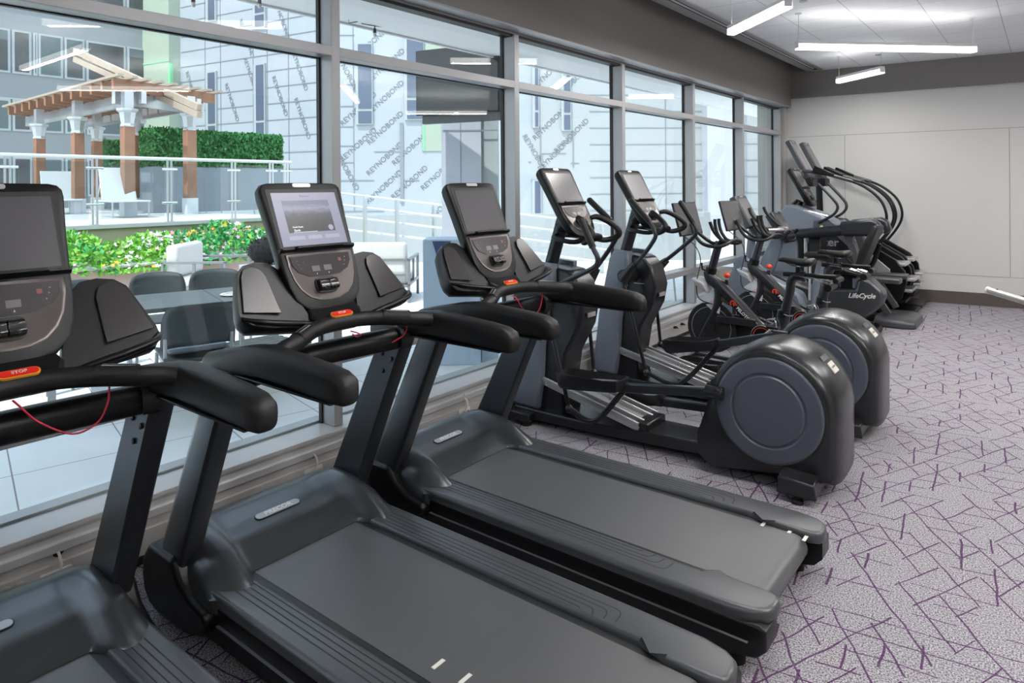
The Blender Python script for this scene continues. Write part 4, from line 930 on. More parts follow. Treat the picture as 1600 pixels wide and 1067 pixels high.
# --- dining table and chairs by the window
ta, tb_, tc_, td_ = at_z(240, 457, .74), at_z(374, 445, .74), at_z(379, 471.6, .74), at_z(247, 484, .74)
tdir = ((tb_-ta)+(tc_-td_)).normalized(); tang = math.atan2(tdir.y, tdir.x); tcn = (ta+tb_+tc_+td_)/4
tb = thing('patio_table', 'dark slate-topped patio dining table just outside the window', 'table', (tcn.x, tcn.y, 0), tang); set_off()
hw = 0.42
MB().box(-1.15, 0.10, -hw, hw, 0.705, 0.74).box(0.106, 1.15, -hw, hw, 0.705, 0.74).build('table_top', M['tabletop'], tb, bevel=0.004)
for sx_ in (-1.05, 1.05):
    for sy_ in (-hw+0.05, hw-0.05): MB().box(sx_-0.025, sx_+0.025, sy_-0.025, sy_+0.025, 0, 0.705).build('leg', M['planter'], tb)
def chair(px, py, rz, label, fur=False):
    p = at_z(px, py, 0.45); t = thing('patio_chair', label, 'chair', (p.x, p.y, 0), rz, 'dark shell chairs around the patio table'); set_off()
    for sx_, sy_ in ((-0.2, -0.22), (-0.2, 0.22), (0.2, -0.22), (0.2, 0.22)): MB().tube([(sx_*1.1, sy_*1.05, 0), (sx_, sy_, 0.43), (sx_*1.0, sy_, 0.60 if sx_ < 0 else 0.43)], 0.013, 8).build('leg', M['wframe'], t)
    m = MB(); m.grid(lambda u, v: Vector((-0.24+0.46*u, -0.23+0.46*v, 0.44+0.03*(2*v-1)**2)), 6, 8); a = m.build('seat', M['chairsh'], t, smooth=60); s_ = a.modifiers.new('s', 'SOLIDIFY'); s_.thickness = 0.02
    m = MB(); m.grid(lambda u, v: Vector((-0.25-0.07*u+0.08*(2*v-1)**2, (-0.25+0.5*v)*(1-0.12*max(0, u-0.75)*4*abs(2*v-1)), 0.54+0.30*u-0.03*(2*v-1)**4)), 6, 10); a = m.build('backrest', M['chairsh'], t, smooth=60); s_ = a.modifiers.new('s', 'SOLIDIFY'); s_.thickness = 0.015
    if fur:
        MB().box(-0.19, 0.22, -0.2, 0.2, 0.478, 0.52).build('seat_pad', M['planter'], t, bevel=0.02)
    return t
c1 = chair(303, 548, tang-PI/2+PI, 'dark shell chair nearest the window with a black furry throw on its seat', True)
chair(345, 487, tang-PI/2, 'dark shell chair on the far side of the table, right one')
chair(252, 495, tang-PI/2, 'dark shell chair on the far side of the table, left one')
chair(138, 512, tang-PI/2+0.4, 'dark shell chair at the far left end of the patio table')
fz = c1.matrix_basis
th = MB(); 
for _ in range(900):
    a, r_ = random.uniform(0, 6.3), math.sqrt(random.random()); x, y = 0.03+0.16*r_*math.cos(a), 0.15*r_*math.sin(a); z = 0.525+0.03*(1-r_)+random.uniform(0, 0.012)
    d = Vector((random.uniform(-1, 1), random.uniform(-1, 1), random.uniform(0.2, 1))).normalized()*0.03; w_ = d.orthogonal().normalized()*0.003
    th.add([Vector((x, y, z))-w_, Vector((x, y, z))+w_, Vector((x, y, z))+d], [(0, 1, 2)])
th.ball((0.03, 0, 0.53), (0.16, 0.15, 0.022), 14, 6)
fo = th.build('fur_throw', M['fur'], smooth=0, fix=False); fo.location = c1.location+Vector((0, 0, 0.012)); fo.rotation_euler = c1.rotation_euler; tag(fo, 'black furry throw lying on the seat of the nearest patio chair', 'throw')
p = at_w(415, 392, 8.2); th = MB()
th.ball((0, 0, 0.0), (0.20, 0.20, 0.16), 16, 10)
for _ in range(500):
    d = Vector((random.gauss(0, 1), random.gauss(0, 1), random.gauss(0, 1))).normalized(); b = Vector((d.x*0.2, d.y*0.2, d.z*0.16)); w_ = d.orthogonal().normalized()*0.004
    th.add([b-w_, b+w_, b+d*0.03], [(0, 1, 2)])
lt = thing('side_stool', 'low grey patio stool half hidden behind the middle treadmill screen', 'stool', (p.x, p.y, 0)); MB().box(-0.22, 0.22, -0.22, 0.22, p.z-0.22, p.z-0.16).build('stool_top', M['wframe'], lt, bevel=0.005)
for sx_, sy_ in ((-1, -1), (-1, 1), (1, -1), (1, 1)): MB().box(sx_*0.2-0.015, sx_*0.2+0.015, sy_*0.2-0.015, sy_*0.2+0.015, 0, p.z-0.22).build('leg', M['wframe'], lt)
fo = th.build('fur_cushion', M['fur'], smooth=0, fix=False); fo.location = p; tag(fo, 'round black furry cushion behind the middle treadmill screen', 'cushion')
p = at_z(405, 520, 0.45); t = thing('side_table', 'small grey slatted side table with a lower shelf by the nearest window', 'side table', (p.x, p.y, 0), tang+0.2); set_off()
for sx_, sy_ in ((-1, -1), (-1, 1), (1, -1), (1, 1)): MB().box(sx_*0.24-0.014, sx_*0.24+0.014, sy_*0.2-0.014, sy_*0.2+0.014, 0, 0.62).build('leg', M['wframe'], t)
MB().box(-0.26, 0.26, -0.22, 0.22, 0.62, 0.64).build('table_top', M['wframe'], t); 
m = MB(); 
for k in range(5): m.box(-0.25, 0.25, -0.20+k*0.085, -0.15+k*0.085, 0.36, 0.375)
m.build('slatted_shelf', M['wframe'], t, smooth=0)
p = at_z(365, 461, 0.74); t = thing('cutlery_dish', 'small pale dish with cutlery on the dark patio table', 'dish', (p.x, p.y, 0.741), 0.3)
MB().lathe([(0.09, 0), (0.11, 0.012), (0.105, 0.014), (0.08, 0.004)], (0, 0, 0), n=20).build('plate', M['white2'], t); MB().box(-0.09, 0.1, -0.006, 0.006, 0.014, 0.018).box(-0.02, -0.006, -0.1, 0.09, 0.018, 0.022).build('fork', M['chrome'], t, smooth=0)
# --- light blue bin cabinet, pale column, television under the soffit
p = at_w(712, 375, 6.5); t = thing('waste_cabinet', 'light blue cabinet outside with a dark blue opening near its top', 'cabinet', (p.x, p.y, 0), YAW); set_off()
MB().box(-0.29, 0.24, -0.2, 0.2, 0, 1.165).build('cabinet_body', M['binblue'], t, bevel=0.006); MB().box(0.245, 0.40, -0.1, 0.2, 0, 0.80).build('side_box', M['binblue'], t, bevel=0.004)
MB().prism([(-0.20, 1.15), (-0.03, 1.15), (-0.04, 1.02), (-0.16, 1.02)], 'y', -0.206, -0.198).build('opening_panel', mat('deep_blue', (0.06, 0.09, 0.22), 0.4), t, smooth=0)
p = at_w(738, 300, 9.25); t = thing('patio_column', 'pale square column with a vertical joint, standing below the outdoor television', 'column', (p.x, p.y, 0), YAW)
MB().box(-0.38, 0.14, -0.36, 0.36, 0, 3.16).build('column_casing', M['lilac'], t); MB().box(0.13, 0.36, -0.30, 0.36, 0, 3.15).build('column_shade_side', M['wframe'], t)  # greyer colour on the right paints the column's shaded side
MB().box(-0.132, -0.122, -0.363, -0.359, 0, 3.1).box(-0.36, 0.36, -0.366, -0.359, 2.38, 2.40).build('casing_joint', M['cladseam'], t, smooth=0)
a, b = at_w(652, 143, 8.4), at_w(781, 124, 7.9); d = (b-a); d.z = 0; ang = math.atan2(d.y, d.x); c = (a+b)/2
t = thing('television', 'large black outdoor television hung under the soffit beyond the glass', 'television', (c.x, c.y, 2.53), ang+0.0, None); set_off()
Lw = d.length
MB().box(-Lw/2, Lw/2, -0.03, 0.03, 0, 0.80).build('tv_body', M['black'], t, bevel=0.006)
MB().box(-Lw/2+0.012, Lw/2-0.012, -0.0315, -0.030, 0.016, 0.79).build('tv_screen', M['tvglass'] if 'tvglass' in M else mat('tv_glass', (0.015, 0.017, 0.018), 0.12), t, smooth=0)
MB().box(-0.03, 0.03, -0.0325, -0.030, 0.004, 0.013).build('tv_mark', M['silverlet'], t, smooth=0)
MB().box(-Lw/2+0.05, Lw/2, 0.03, 0.10, -0.10, 0.1).build('tv_bracket', M['rail'], t, bevel=0.005); MB().box(-0.04, 0.04, 0.03, 0.09, 0.5, 0.62).build('tv_pole', M['rail'], t)
# --- string lights
M['bulb'] = mat('clear_bulb', (0.7, 0.7, 0.66), 0.15)
def string(p0, p1, sag, bulbs, label):
    p0, p1 = Vector(p0), Vector(p1); t = thing('string_light', label, 'string lights', tuple((p0+p1)/2), 0, 'festoon lights outside the glass'); set_off(*(-(p0+p1)/2))
    f_ = lambda s_: p0.lerp(p1, s_)-Vector((0, 0, sag*4*s_*(1-s_)))
    MB().tube([f_(i/24) for i in range(25)], 0.004, 6).build('cord', M['blackcable'], t)
    for q in (p0, p1): MB().tube([q, Vector((q.x, q.y, 3.168))], 0.004, 6).build('hook', M['steel'], t)
    for s_ in bulbs:
        q = f_(s_); MB().lathe([(0.006, 0), (0.005, -0.02), (0.014, -0.03), (0.015, -0.065)], q, n=10).build('bulb_holder', M['blackcable'], t); MB().ball(q-Vector((0, 0, 0.082)), (0.017, 0.017, 0.022), 10, 6).build('bulb', M['bulb'], t)
string(at_x(545, 36, -4.95), at_x(628, 17, -4.95), 0.01, (0.99,), 'short rising run of string lights at the soffit edge in the second window')
string(at_x(565, 37, -4.95), at_x(740, 42, -4.95), 0.05, (0.10, 0.76), 'longer sagging run of string lights in the second window')
string(at_x(270, -14, -4.95), at_x(430, -8, -4.95), 0.02, (0.18, 0.83), 'string lights at the top of the first window')
# --- white guard rails of the ramp beyond the sofa
t = thing('ramp_railing', 'white metal guard rail sloping down to the right beyond the patio', 'railing', tuple(at_w(700, 330, 12.5)*1.0)); o = Vector(t.location); t.location.z = 0; set_off(-o.x, -o.y, 0)
for (l, r_) in ((302, 352), (320, 372), (338, 392), (358, 412)):
    MB().tube([at_w(500, l-4, 14.0), at_w(720, l+22, 12.5), at_w(960, r_+0, 12.5)], 0.022, 8).build('rail', M['white2'], t)
for px, zt in ((570, 308), (620, 314), (678, 322), (735, 330), (800, 338), (870, 345), (940, 350)):
    a = at_w(px, zt-2, 12.9); MB().box(a.x-0.03, a.x+0.03, a.y-0.03, a.y+0.03, 0, a.z).build('post', M['steel'], t)
m = struct(MB().prism([(at_w(470, 300, 15).x, at_w(470, 300, 15).y), (at_w(1110, 300, 15).x, at_w(1110, 300, 15).y), (at_w(1110, 300, 15.2).x, at_w(1110, 300, 15.2).y), (at_w(470, 300, 15.2).x, at_w(470, 300, 15.2).y)], 'z', 0, 1.05).build('ramp_wall', M['clad2'], smooth=0, off=(0, 0, 0)))
p = at_z(1010, 425, 0); p = at_w(1015, 400, 9.5); t = thing('wicker_chair', 'white openwork patio chair seen between the two elliptical consoles', 'chair', (p.x, p.y, 0), 0.8); set_off()
MB().box(-0.28, 0.28, -0.28, 0.28, 0.38, 0.44).build('seat', M['white2'], t, bevel=0.02)
m = MB()
for k in range(9): a = -1.3+k*0.325; m.tube([(-0.30*math.cos(a)+0.05, 0.30*math.sin(a), 0.42), (-0.36*math.cos(a)+0.02, 0.36*math.sin(a), 0.85-0.1*abs(a))], 0.012, 6)
m.tube([(-0.36*math.cos(-1.3+k*0.325)+0.02, 0.36*math.sin(-1.3+k*0.325), 0.85-0.1*abs(-1.3+k*0.325)) for k in range(9)], 0.016, 8); m.build('curved_back', M['white2'], t)
for sx_, sy_ in ((-0.25, -0.25), (-0.25, 0.25), (0.25, -0.25), (0.25, 0.25)): MB().tube([(sx_, sy_, 0.4), (sx_*1.1, sy_*1.1, 0)], 0.014, 8).build('leg', M['white2'], t)
p = at_w(1120, 425, 9.0); t = tag(MB().box(-0.35, 0.35, -0.25, 0.25, 0, 0.55).build('wooden_planter', M['palewood'], bevel=0.01, off=(0, 0, 0)), 'pale tan planter box outside, seen behind the first spin bike', 'planter'); t.location = (p.x, p.y, 0)
# ================================================================== ELLIPTICAL (two, side by side)
M['eframe'] = mat('elliptical_black', (0.030, 0.031, 0.034), 0.27, 0.5, bump=0.04, bscale=900, spec=0.4)
M['label'] = mat('pale_label', (0.62, 0.60, 0.52), 0.5)
M['pedalin'] = mat('grey_pedal_tread', (0.20, 0.21, 0.22), 0.5, bump=0.3, bscale=300)
M['spin'] = mat('spin_bike_black', (0.014, 0.015, 0.018), 0.32, coat=0.1, spec=0.35)
M['spinred'] = mat('bright_red_mark', (0.85, 0.06, 0.03), 0.4)
M['guard'] = mat('clear_white_guard', (0.68, 0.72, 0.74), 0.3)
M['palepink'] = mat('pale_pink_mark', (0.70, 0.45, 0.55), 0.5)
def make_elliptical(yc, label, L, R, pedL, pedR):
    """L, R: handle paths (x, z); pedL, pedR: (x0, z0, x1, z1, crank x, crank z)"""
    X0 = -1.9
    t = thing('elliptical_trainer', label, 'elliptical trainer', (X0, yc, 0), 0, 'elliptical trainers'); set_off(-X0, 0, 0)
    MB().loft([[(-2.98, y, z) for y, z in ((-0.20, 0.03), (0.20, 0.03), (0.20, 0.11), (-0.20, 0.11))], [(-2.4, y, z) for y, z in ((-0.17, 0.03), (0.17, 0.03), (0.17, 0.10), (-0.17, 0.10))], [(-1.55, y, z) for y, z in ((-0.12, 0.05), (0.12, 0.05), (0.12, 0.13), (-0.12, 0.13))]]).build('base_frame', M['eframe'], t, bevel=0.01)
    # rear wheel housing: D shaped profile with a crowned back
    cx, cz, r = -1.19, 0.435, 0.345
    pr = [(cx+r*math.cos(a), cz+r*math.sin(a)) for a in [math.radians(d) for d in range(-8, 196, 12)]]
    pr += [(-1.575, 0.27), (-1.60, 0.20), (-1.60, 0.07), (-1.52, 0.050), (-1.15, 0.065), (-0.93, 0.075), (-0.865, 0.08), (-0.848, 0.12)]
    ctr = Vector((cx, 0, cz))
    def hr(y, k): return [Vector((cx+(x-cx)*(k if x > -1.5 else 1), y, cz+(z-cz)*(k if z > 0.06 else 1))) for x, z in pr]
    MB().loft([hr(-0.235, 0.88), hr(-0.225, 0.915), hr(-0.19, 0.965), hr(-0.10, 1.0), hr(0, 1.008), hr(0.10, 1.0), hr(0.19, 0.965), hr(0.225, 0.915), hr(0.235, 0.88)]).build('wheel_housing', M['eframe'], t, smooth=50)
    for s_ in (-1, 1):
        d = MB().lathe([(0.286, 0.0), (0.286, 0.022), (0.280, 0.027), (0.270, 0.029), (0.205, 0.030), (0.198, 0.024), (0.190, 0.024), (0.182, 0.031), (0.02, 0.034), (0.001, 0.034)], (cx-0.005, 0, cz-0.005), 'y', 56)
        d.v = [Vector((v.x, s_*(0.222+v.y), v.z)) for v in d.v]; q = d.build('crank_disc', M['disc'], t, smooth=40)
        g = MB().lathe([(0.300, 0.0), (0.300, 0.012), (0.288, 0.014), (0.288, 0.0)], (cx-0.005, 0, cz-0.005), 'y', 56, hollow=True); g.v = [Vector((v.x, s_*(0.224+v.y), v.z)) for v in g.v]; g.build('disc_rim', M['gasket'], q, smooth=40)
    # label plates on the crown
    a = math.radians(40); nn = Vector((math.cos(a), 0, math.sin(a))); tt = Vector((-math.sin(a), 0, math.cos(a)))
    F = frame(ctr+nn*(r*1.0085), (0, 1, 0), tt); lb = MB().prism(rrect(0.088, 0.062, 0.004, 2), 'z', -0.003, 0.003).xf(F).build('caution_label', M['label'], t, smooth=0)
    text_mb('CAUTION', 0.014, 0.0003).xf(frame(ctr+nn*(r*1.0085+0.0035), (0, 1, 0), tt)).build('label_lettering', M['rail'], lb, smooth=0)
    F = frame(ctr+(nn*math.cos(-0.18)-tt*math.sin(-0.18))*(r*1.0085), (0, 1, 0), tt)
    MB().prism(rrect(0.11, 0.03, 0.004, 2), 'z', -0.003, 0.0015).xf(F).build('housing_hatch', M['rail'], t, smooth=0)
    # rear foot with levellers
    MB().loft([[(x, y, z+dz) for x, z in ((-1.13, 0.04), (-0.93, 0.04), (-0.94, 0.12), (-1.12, 0.13))] for y, dz in ((-0.33, 0), (-0.24, 0.02), (0.24, 0.02), (0.33, 0))]).build('rear_foot', M['eframe'], t, bevel=0.008)
    for y in (-0.30, 0.30): MB().lathe([(0.030, 0), (0.030, 0.018), (0.012, 0.022), (0.012, 0.045)], (-1.03, y, 0), n=16).build('leveller', M['rubber'], t)
    for y in (-0.22, 0.22): MB().lathe([(0.035, 0), (0.035, 0.03)], (-2.85, y, 0), n=16).build('front_leveller', M['rubber'], t)
    MB().box(-3.0, -2.80, -0.26, 0.26, 0.03, 0.09).build('front_foot', M['eframe'], t, bevel=0.01)
    # ramp: aluminium channels with a plate between
    a0, a1 = Vector((-2.87, 0, 0.315)), Vector((-2.03, 0, 0.120))
    rp = MB().beam(a0, a1, 0.27, 0.035).build('ramp', M['alu'], t, bevel=0.003)
    m = MB()
    for s_ in (-0.135, -0.06, 0.06, 0.135): m.beam(a0+Vector((0, s_, 0.028)), a1+Vector((0, s_, 0.028)), 0.018, 0.030)
    m.build('ramp_ridge', M['alu'], rp, bevel=0.004); m = MB()
    for s_ in (-0.10, 0.10): m.beam(a0+Vector((0, s_, 0.0185)), a1+Vector((0, s_, 0.0185)), 0.05, 0.003)
    m.build('ramp_slot', M['rail'], rp, smooth=0)
    MB().box(-2.07, -1.97, -0.13, 0.13, 0.07, 0.16).build('ramp_stop', M['eframe'], t, bevel=0.01)
    # main shroud: black core with blue-grey cheeks
    core = [(-2.98, 0.04), (-2.60, 0.04), (-2.63, 0.26), (-2.59, 0.50), (-2.48, 0.70), (-2.45, 0.85), (-2.49, 1.00), (-2.56, 1.075), (-2.66, 1.09), (-2.80, 1.10), (-2.90, 0.70), (-2.98, 0.30)]
    MB().prism(core, 'y', -0.115, 0.115).build('column_shroud', M['eframe'], t, bevel=0.02, seg=3)
    sm = MB()
    for k, z in enumerate((0.62, 0.50, 0.40, 0.31)): sm.box(-2.60+0.02*(k == 0), -2.595+0.02*(k == 0), -0.05, 0.05, z, z+0.012)
    for s_ in (-1, 1):
        ch = [(-3.02, 0.10), (-2.80, 0.10), (-2.765, 0.30), (-2.75, 0.55), (-2.71, 0.80), (-2.66, 1.00), (-2.66, 1.115), (-2.80, 1.125), (-2.84, 1.06), (-2.95, 0.60)]
        c_ = Vector((-2.83, 0, 0.6)); 
        def cr_(y, k): return [Vector((c_.x+(x-c_.x)*k, s_*y, c_.z+(z-c_.z)*(1-(1-k)*0.3))) for x, z in ch]
        MB().loft([cr_(0.10, 1.0), cr_(0.145, 1.0), cr_(0.165, 0.93), cr_(0.172, 0.8)]).build('shroud_cheek', M['bluegrey'], t, smooth=50)
    sc = MB().box(-2.64, -2.55, -0.118, 0.118, 0.86, 0.865).build('shroud_line', M['sensor'], t, smooth=0)
    MB().box(-2.455, -2.448, -0.05, 0.05, 0.76, 0.79).build('brand_plate', M['sensor'], t, smooth=0)
    # mast and console
    MB().tube([(-2.80, 0, 1.04), (-2.665, 0, 1.46)], 0.047, 16).build('mast', M['frame'], t, smooth=60)
    MB().tube([(-2.70, 0, 1.36), (-2.60, 0, 1.44)], [0.05, 0.07], 14).build('console_bracket', M['eframe'], t)
    # console raked a little more than on the treadmills
    global CT, CN
    sv = (CT, CN); CT = Vector((-0.49, 0, 0.872)).normalized(); CN = Vector((0.872, 0, 0.49)).normalized()
    console(t, (-2.50, 0, 1.335), False, cardio=False); CT, CN = sv
    # fixed handlebar loop round the mast, and the two horns
    lp = [(-2.70, 0.0, 1.305), (-2.69, -0.10, 1.30), (-2.60, -0.145, 1.285), (-2.50, -0.13, 1.275), (-2.43, -0.09, 1.30), (-2.42, 0, 1.315)]
    lp = lp+[(x, -y, z) for x, y, z in lp[-2:0:-1]]
    MB().tube(lp, 0.017, 10, closed=True, k=3).build('fixed_handlebar', M['soft'], t, smooth=60)
    for s_ in (-1, 1):
        MB().tube([(-2.46, s_*0.06, 1.29), (-2.42, s_*0.14, 1.275), (-2.35, s_*0.18, 1.30), (-2.335, s_*0.175, 1.345), (-2.40, s_*0.155, 1.40), (-2.47, s_*0.12, 1.435), (-2.50, s_*0.08, 1.43)], [0.017, 0.019, 0.021, 0.021, 0.020, 0.020, 0.016], 10, k=4).build('horn_grip', M['soft'], t, smooth=60)
    # moving arms
    for s_, path in ((-1, L), (1, R)):
        y = s_*0.27; P_ = [Vector((x, y, z)) for x, z in path]
        pivot = Vector((-2.66, s_*0.20, 0.93))
        ar = MB().tube([pivot+Vector((0, s_*0.03, 0)), P_[0]]+P_[1:], 0.0165, 10, k=4).build('moving_handle', M['frame'], t, smooth=60)
        MB().tube(P_[-2:], 0.0225, 12).tube([P_[-1], P_[-1]+(P_[-1]-P_[-2]).normalized()*0.012], [0.0225, 0.012], 12).build('handle_grip', M['soft'], ar, smooth=60)
        MB().tube([pivot-Vector((0, s_*0.10, 0)), pivot+Vector((0, s_*0.06, 0))], 0.055, 16).build('pivot_hub', M['eframe'], t, smooth=50)
        d_ = (P_[0]-pivot).normalized()
        MB().tube([pivot+Vector((0, s_*0.05, -0.02)), pivot+d_*0.16+Vector((0, s_*0.03, 0))], [0.052, 0.026], 12).build('pivot_boot', M['eframe'], t, smooth=50)
        px0, pz0, px1, pz1, kx, kz = pedL if s_ < 0 else pedR
        link = Vector((px1+0.02, y, pz1-0.09)); low = Vector((-2.55+0.05, y, max(pz1-0.25, 0.16)))
        rod_e = Vector((-2.46 if s_ < 0 else -2.60, y, 0.20 if s_ < 0 else 0.30))
        MB().tube([pivot+Vector((0, s_*0.06, -0.03)), rod_e], [0.016, 0.013], 10).build('swing_rod', M['eframe'], t, smooth=60)
        MB().ball(rod_e, 0.028, 12, 8).build('rod_joint', M['eframe'], t)
        MB().tube([rod_e, (rod_e.x*0.5+px1*0.5-0.02, y, max(min(rod_e.z, pz1)-0.04, 0.14)), (px1-0.02, y, pz1-0.045)], 0.018, 10, k=5).build('lower_link', M['eframe'], t, smooth=60)
        # pedal tray
        def ring(k, dz, kx2=1.0):
            o = [(0.0, -0.055), (0.05, -0.08), (0.36, -0.085), (0.44, -0.075), (0.47, -0.03), (0.47, 0.03), (0.44, 0.075), (0.36, 0.085), (0.05, 0.08), (0.0, 0.055)]
            A_, B_ = Vector((px0, y, pz0)), Vector((px1, y, pz1)); u = (B_-A_).normalized(); n_ = Vector((-u.z, 0, u.x)); L_ = (B_-A_).length
            return [A_+u*((a-0.235)*k+0.235)/0.47*L_+Vector((0, b*k, 0))+n_*(dz+(0.030*(a < 0.06) if dz > 0.02 else 0)) for a, b in o]
        pd = MB().loft([ring(0.93, -0.035), ring(1.0, -0.015), ring(1.03, 0.034), ring(0.96, 0.037), ring(0.91, 0.002)]).build('pedal', M['eframe'], t, smooth=40)
        MB().loft([ring(0.89, 0.003), ring(0.89, 0.0065)]).build('pedal_tread', M['pedalin'], pd, smooth=0)
        # link arm to the crank
        MB().beam((px1-0.10, y, pz1-0.03), (kx-0.02, y, kz), 0.045, 0.055).build('pedal_arm', M['frame'], t, bevel=0.008)
        MB().tube([(kx-0.07, y, kz), (kx+0.03, y, kz)], 0.036, 14).tube([(kx, s_*0.215, kz), (kx, s_*0.30, kz)], 0.030, 14).build('crank_joint', M['eframe'], t, bevel=0.004)
    return t
make_elliptical(3.97, 'elliptical trainer beside the last treadmill, nearer of the pair, its blue-grey disc fully in view',
    [(-2.48, 1.03), (-2.27, 1.13), (-2.235, 1.19), (-2.27, 1.26), (-2.36, 1.44)], [(-2.54, 1.10), (-2.42, 1.26), (-2.40, 1.33), (-2.45, 1.40), (-2.63, 1.55)],
    (-2.51, 0.375, -2.04, 0.430, -1.46, 0.485), (-2.38, 0.17, -2.05, 0.21, -1.50, 0.22))
make_elliptical(5.05, 'elliptical trainer standing between the nearer elliptical and the first spin bike',
    [(-2.50, 1.08), (-2.385, 1.23), (-2.375, 1.29), (-2.42, 1.37), (-2.58, 1.54)], [(-2.53, 1.03), (-2.31, 1.21), (-2.275, 1.27), (-2.30, 1.34), (-2.41, 1.51)],
    (-2.28, 0.42, -1.88, 0.505, -1.42, 0.62), (-2.42, 0.15, -2.05, 0.18, -1.50, 0.20))

# ================================================================== SPIN BIKES
def make_spin(yc, label, dx=0.0):
    X0 = -2.1
    t = thing('spin_bike', label, 'exercise bike', (X0+dx, yc, 0), 0, 'spin bikes with tilted touch screens'); set_off(-X0, 0, 0)
    # main frame: one swept Y
    m = MB()
    m.tube([(-2.47, 0, 0.86), (-2.45, 0, 0.80), (-2.36, 0, 0.73), (-2.22, 0, 0.60), (-2.04, 0, 0.42), (-1.96, 0, 0.37), (-1.88, 0, 0.375), (-1.82, 0, 0.44), (-1.79, 0, 0.54)], [0.048, 0.054, 0.060, 0.056, 0.056, 0.064, 0.066, 0.058, 0.048], 14, k=4)
    m.build('main_frame', M['spin'], t, smooth=60)
    MB().tube([(-2.36, 0, 0.73), (-2.37, 0, 0.62), (-2.41, 0, 0.50), (-2.50, 0, 0.33), (-2.60, 0, 0.10)], [0.056, 0.045, 0.034, 0.032, 0.032], 12, k=4).build('front_fork', M['spin'], t, smooth=60)
    MB().prism([(-2.38, 0.71), (-2.30, 0.66), (-2.19, 0.55), (-2.27, 0.56), (-2.36, 0.60)], 'y', -0.03, 0.03).build('frame_gusset', M['panel'], t, bevel=0.012, seg=3)
    for x in (-2.62, -1.68): MB().tube([(x, -0.26, 0.05), (x, 0.26, 0.05)], 0.032, 12).tube([(x, -0.29, 0.05), (x, -0.26, 0.05)], 0.036, 12).tube([(x, 0.26, 0.05), (x, 0.29, 0.05)], 0.036, 12).build('stabiliser', M['spin'], t, smooth=50)
    MB().beam((-1.90, 0, 0.34), (-1.68, 0, 0.06), 0.06, 0.05).build('rear_stay', M['spin'], t, bevel=0.01); MB().beam((-2.60, 0, 0.08), (-1.70, 0, 0.055), 0.05, 0.03).build('floor_beam', M['spin'], t, bevel=0.006)
    # flywheel
    fw = MB().lathe([(0.08, -0.022), (0.20, -0.018), (0.225, -0.022), (0.232, -0.010), (0.232, 0.010), (0.225, 0.022), (0.20, 0.018), (0.08, 0.022)], (-2.44, 0.0, 0.345), 'y', 44).build('flywheel', M['rubber'], t, smooth=35)
    MB().lathe([(0.188, -0.0235), (0.184, -0.0235), (0.184, -0.021), (0.188, -0.021)], (-2.44, 0, 0.345), 'y', 44, hollow=True).build('flywheel_ring', M['silver'], fw, smooth=35); MB().lathe([(0.045, -0.04), (0.05, 0.04)], (-2.44, 0, 0.345), 'y', 18).build('flywheel_hub', M['spin'], fw)
    MB().prism([(-2.55, 0.60), (-2.44, 0.69), (-2.37, 0.66), (-2.35, 0.56), (-2.36, 0.47), (-2.42, 0.49), (-2.52, 0.57)], 'y', -0.02, 0.02).build('clear_guard', M['guard'], t, bevel=0.004)
    gd = MB().lathe([(0.028, -0.0235), (0.028, -0.020)], (-2.43, 0, 0.565), 'y', 16).build('guard_mark', M['palepink'], t, smooth=0)
    # chain guard and cranks
    cg = [(-2.44, 0.29), (-2.44, 0.40), (-2.38, 0.465), (-2.02, 0.475), (-1.90, 0.43), (-1.86, 0.34), (-1.92, 0.25), (-2.05, 0.24)]
    MB().prism(cg, 'y', 0.035, 0.075).build('belt_guard', M['spin'], t, bevel=0.008)
    MB().box(-2.37, -2.02, -0.075, -0.045, 0.405, 0.470).build('side_arm', M['spin'], t, bevel=0.008)
    MB().lathe([(0.092, -0.085), (0.092, -0.070), (0.082, -0.066)], (-1.96, 0, 0.335), 'y', 32).lathe([(0.092, 0.066), (0.092, 0.085)], (-1.96, 0, 0.335), 'y', 32).build('crank_cover', M['black'], t, smooth=35)
    MB().lathe([(0.094, -0.088), (0.090, -0.088), (0.090, -0.084), (0.094, -0.084)], (-1.96, 0, 0.335), 'y', 32, hollow=True).build('cover_ring', M['silver'], t, smooth=0); MB().lathe([(0.075, -0.088), (0.070, -0.088), (0.070, -0.084), (0.075, -0.084)], (-1.96, 0, 0.335), 'y', 32, hollow=True).build('red_ring', M['spinred'], t, smooth=0)
    for s_, a in ((-1, 0.7), (1, 0.7+PI)):
        c = Vector((-1.96, s_*0.10, 0.335)); e = c+Vector((math.cos(a), 0, math.sin(a)))*0.165
        cr_ = MB().beam(c, e, 0.018, 0.03, up=(0, 1, 0)).build('crank_arm', M['chrome'], t, bevel=0.004)
        MB().obox(e+Vector((0, s_*0.07, 0)), (0.10, 0.09, 0.022)).build('pedal', M['black'], t, bevel=0.006); MB().tube([e+Vector((0.04, s_*0.03, 0.01)), e+Vector((0.02, s_*0.05, 0.07)), e+Vector((-0.05, s_*0.07, 0.06)), e+Vector((-0.06, s_*0.07, 0))], 0.005, 6, k=4).tube([e+Vector((0.04, s_*0.11, 0.01)), e+Vector((0.02, s_*0.10, 0.07)), e+Vector((-0.05, s_*0.08, 0.06))], 0.005, 6, k=4).build('toe_clip', M['chrome'], t)
    # handlebar post, stem, bars
    MB().tube([(-2.46, 0, 0.80), (-2.365, 0, 1.13)], 0.036, 14).build('handlebar_post', M['frame'], t, smooth=60)
    MB().tube([(-2.452, 0, 0.84), (-2.438, 0, 0.89)], 0.050, 16).build('post_collar', M['black'], t, smooth=50); MB().tube([(-2.50, 0.0, 0.86), (-2.53, 0, 0.87), (-2.535, 0, 0.93)], 0.009, 8).build('post_lever', M['black'], t)
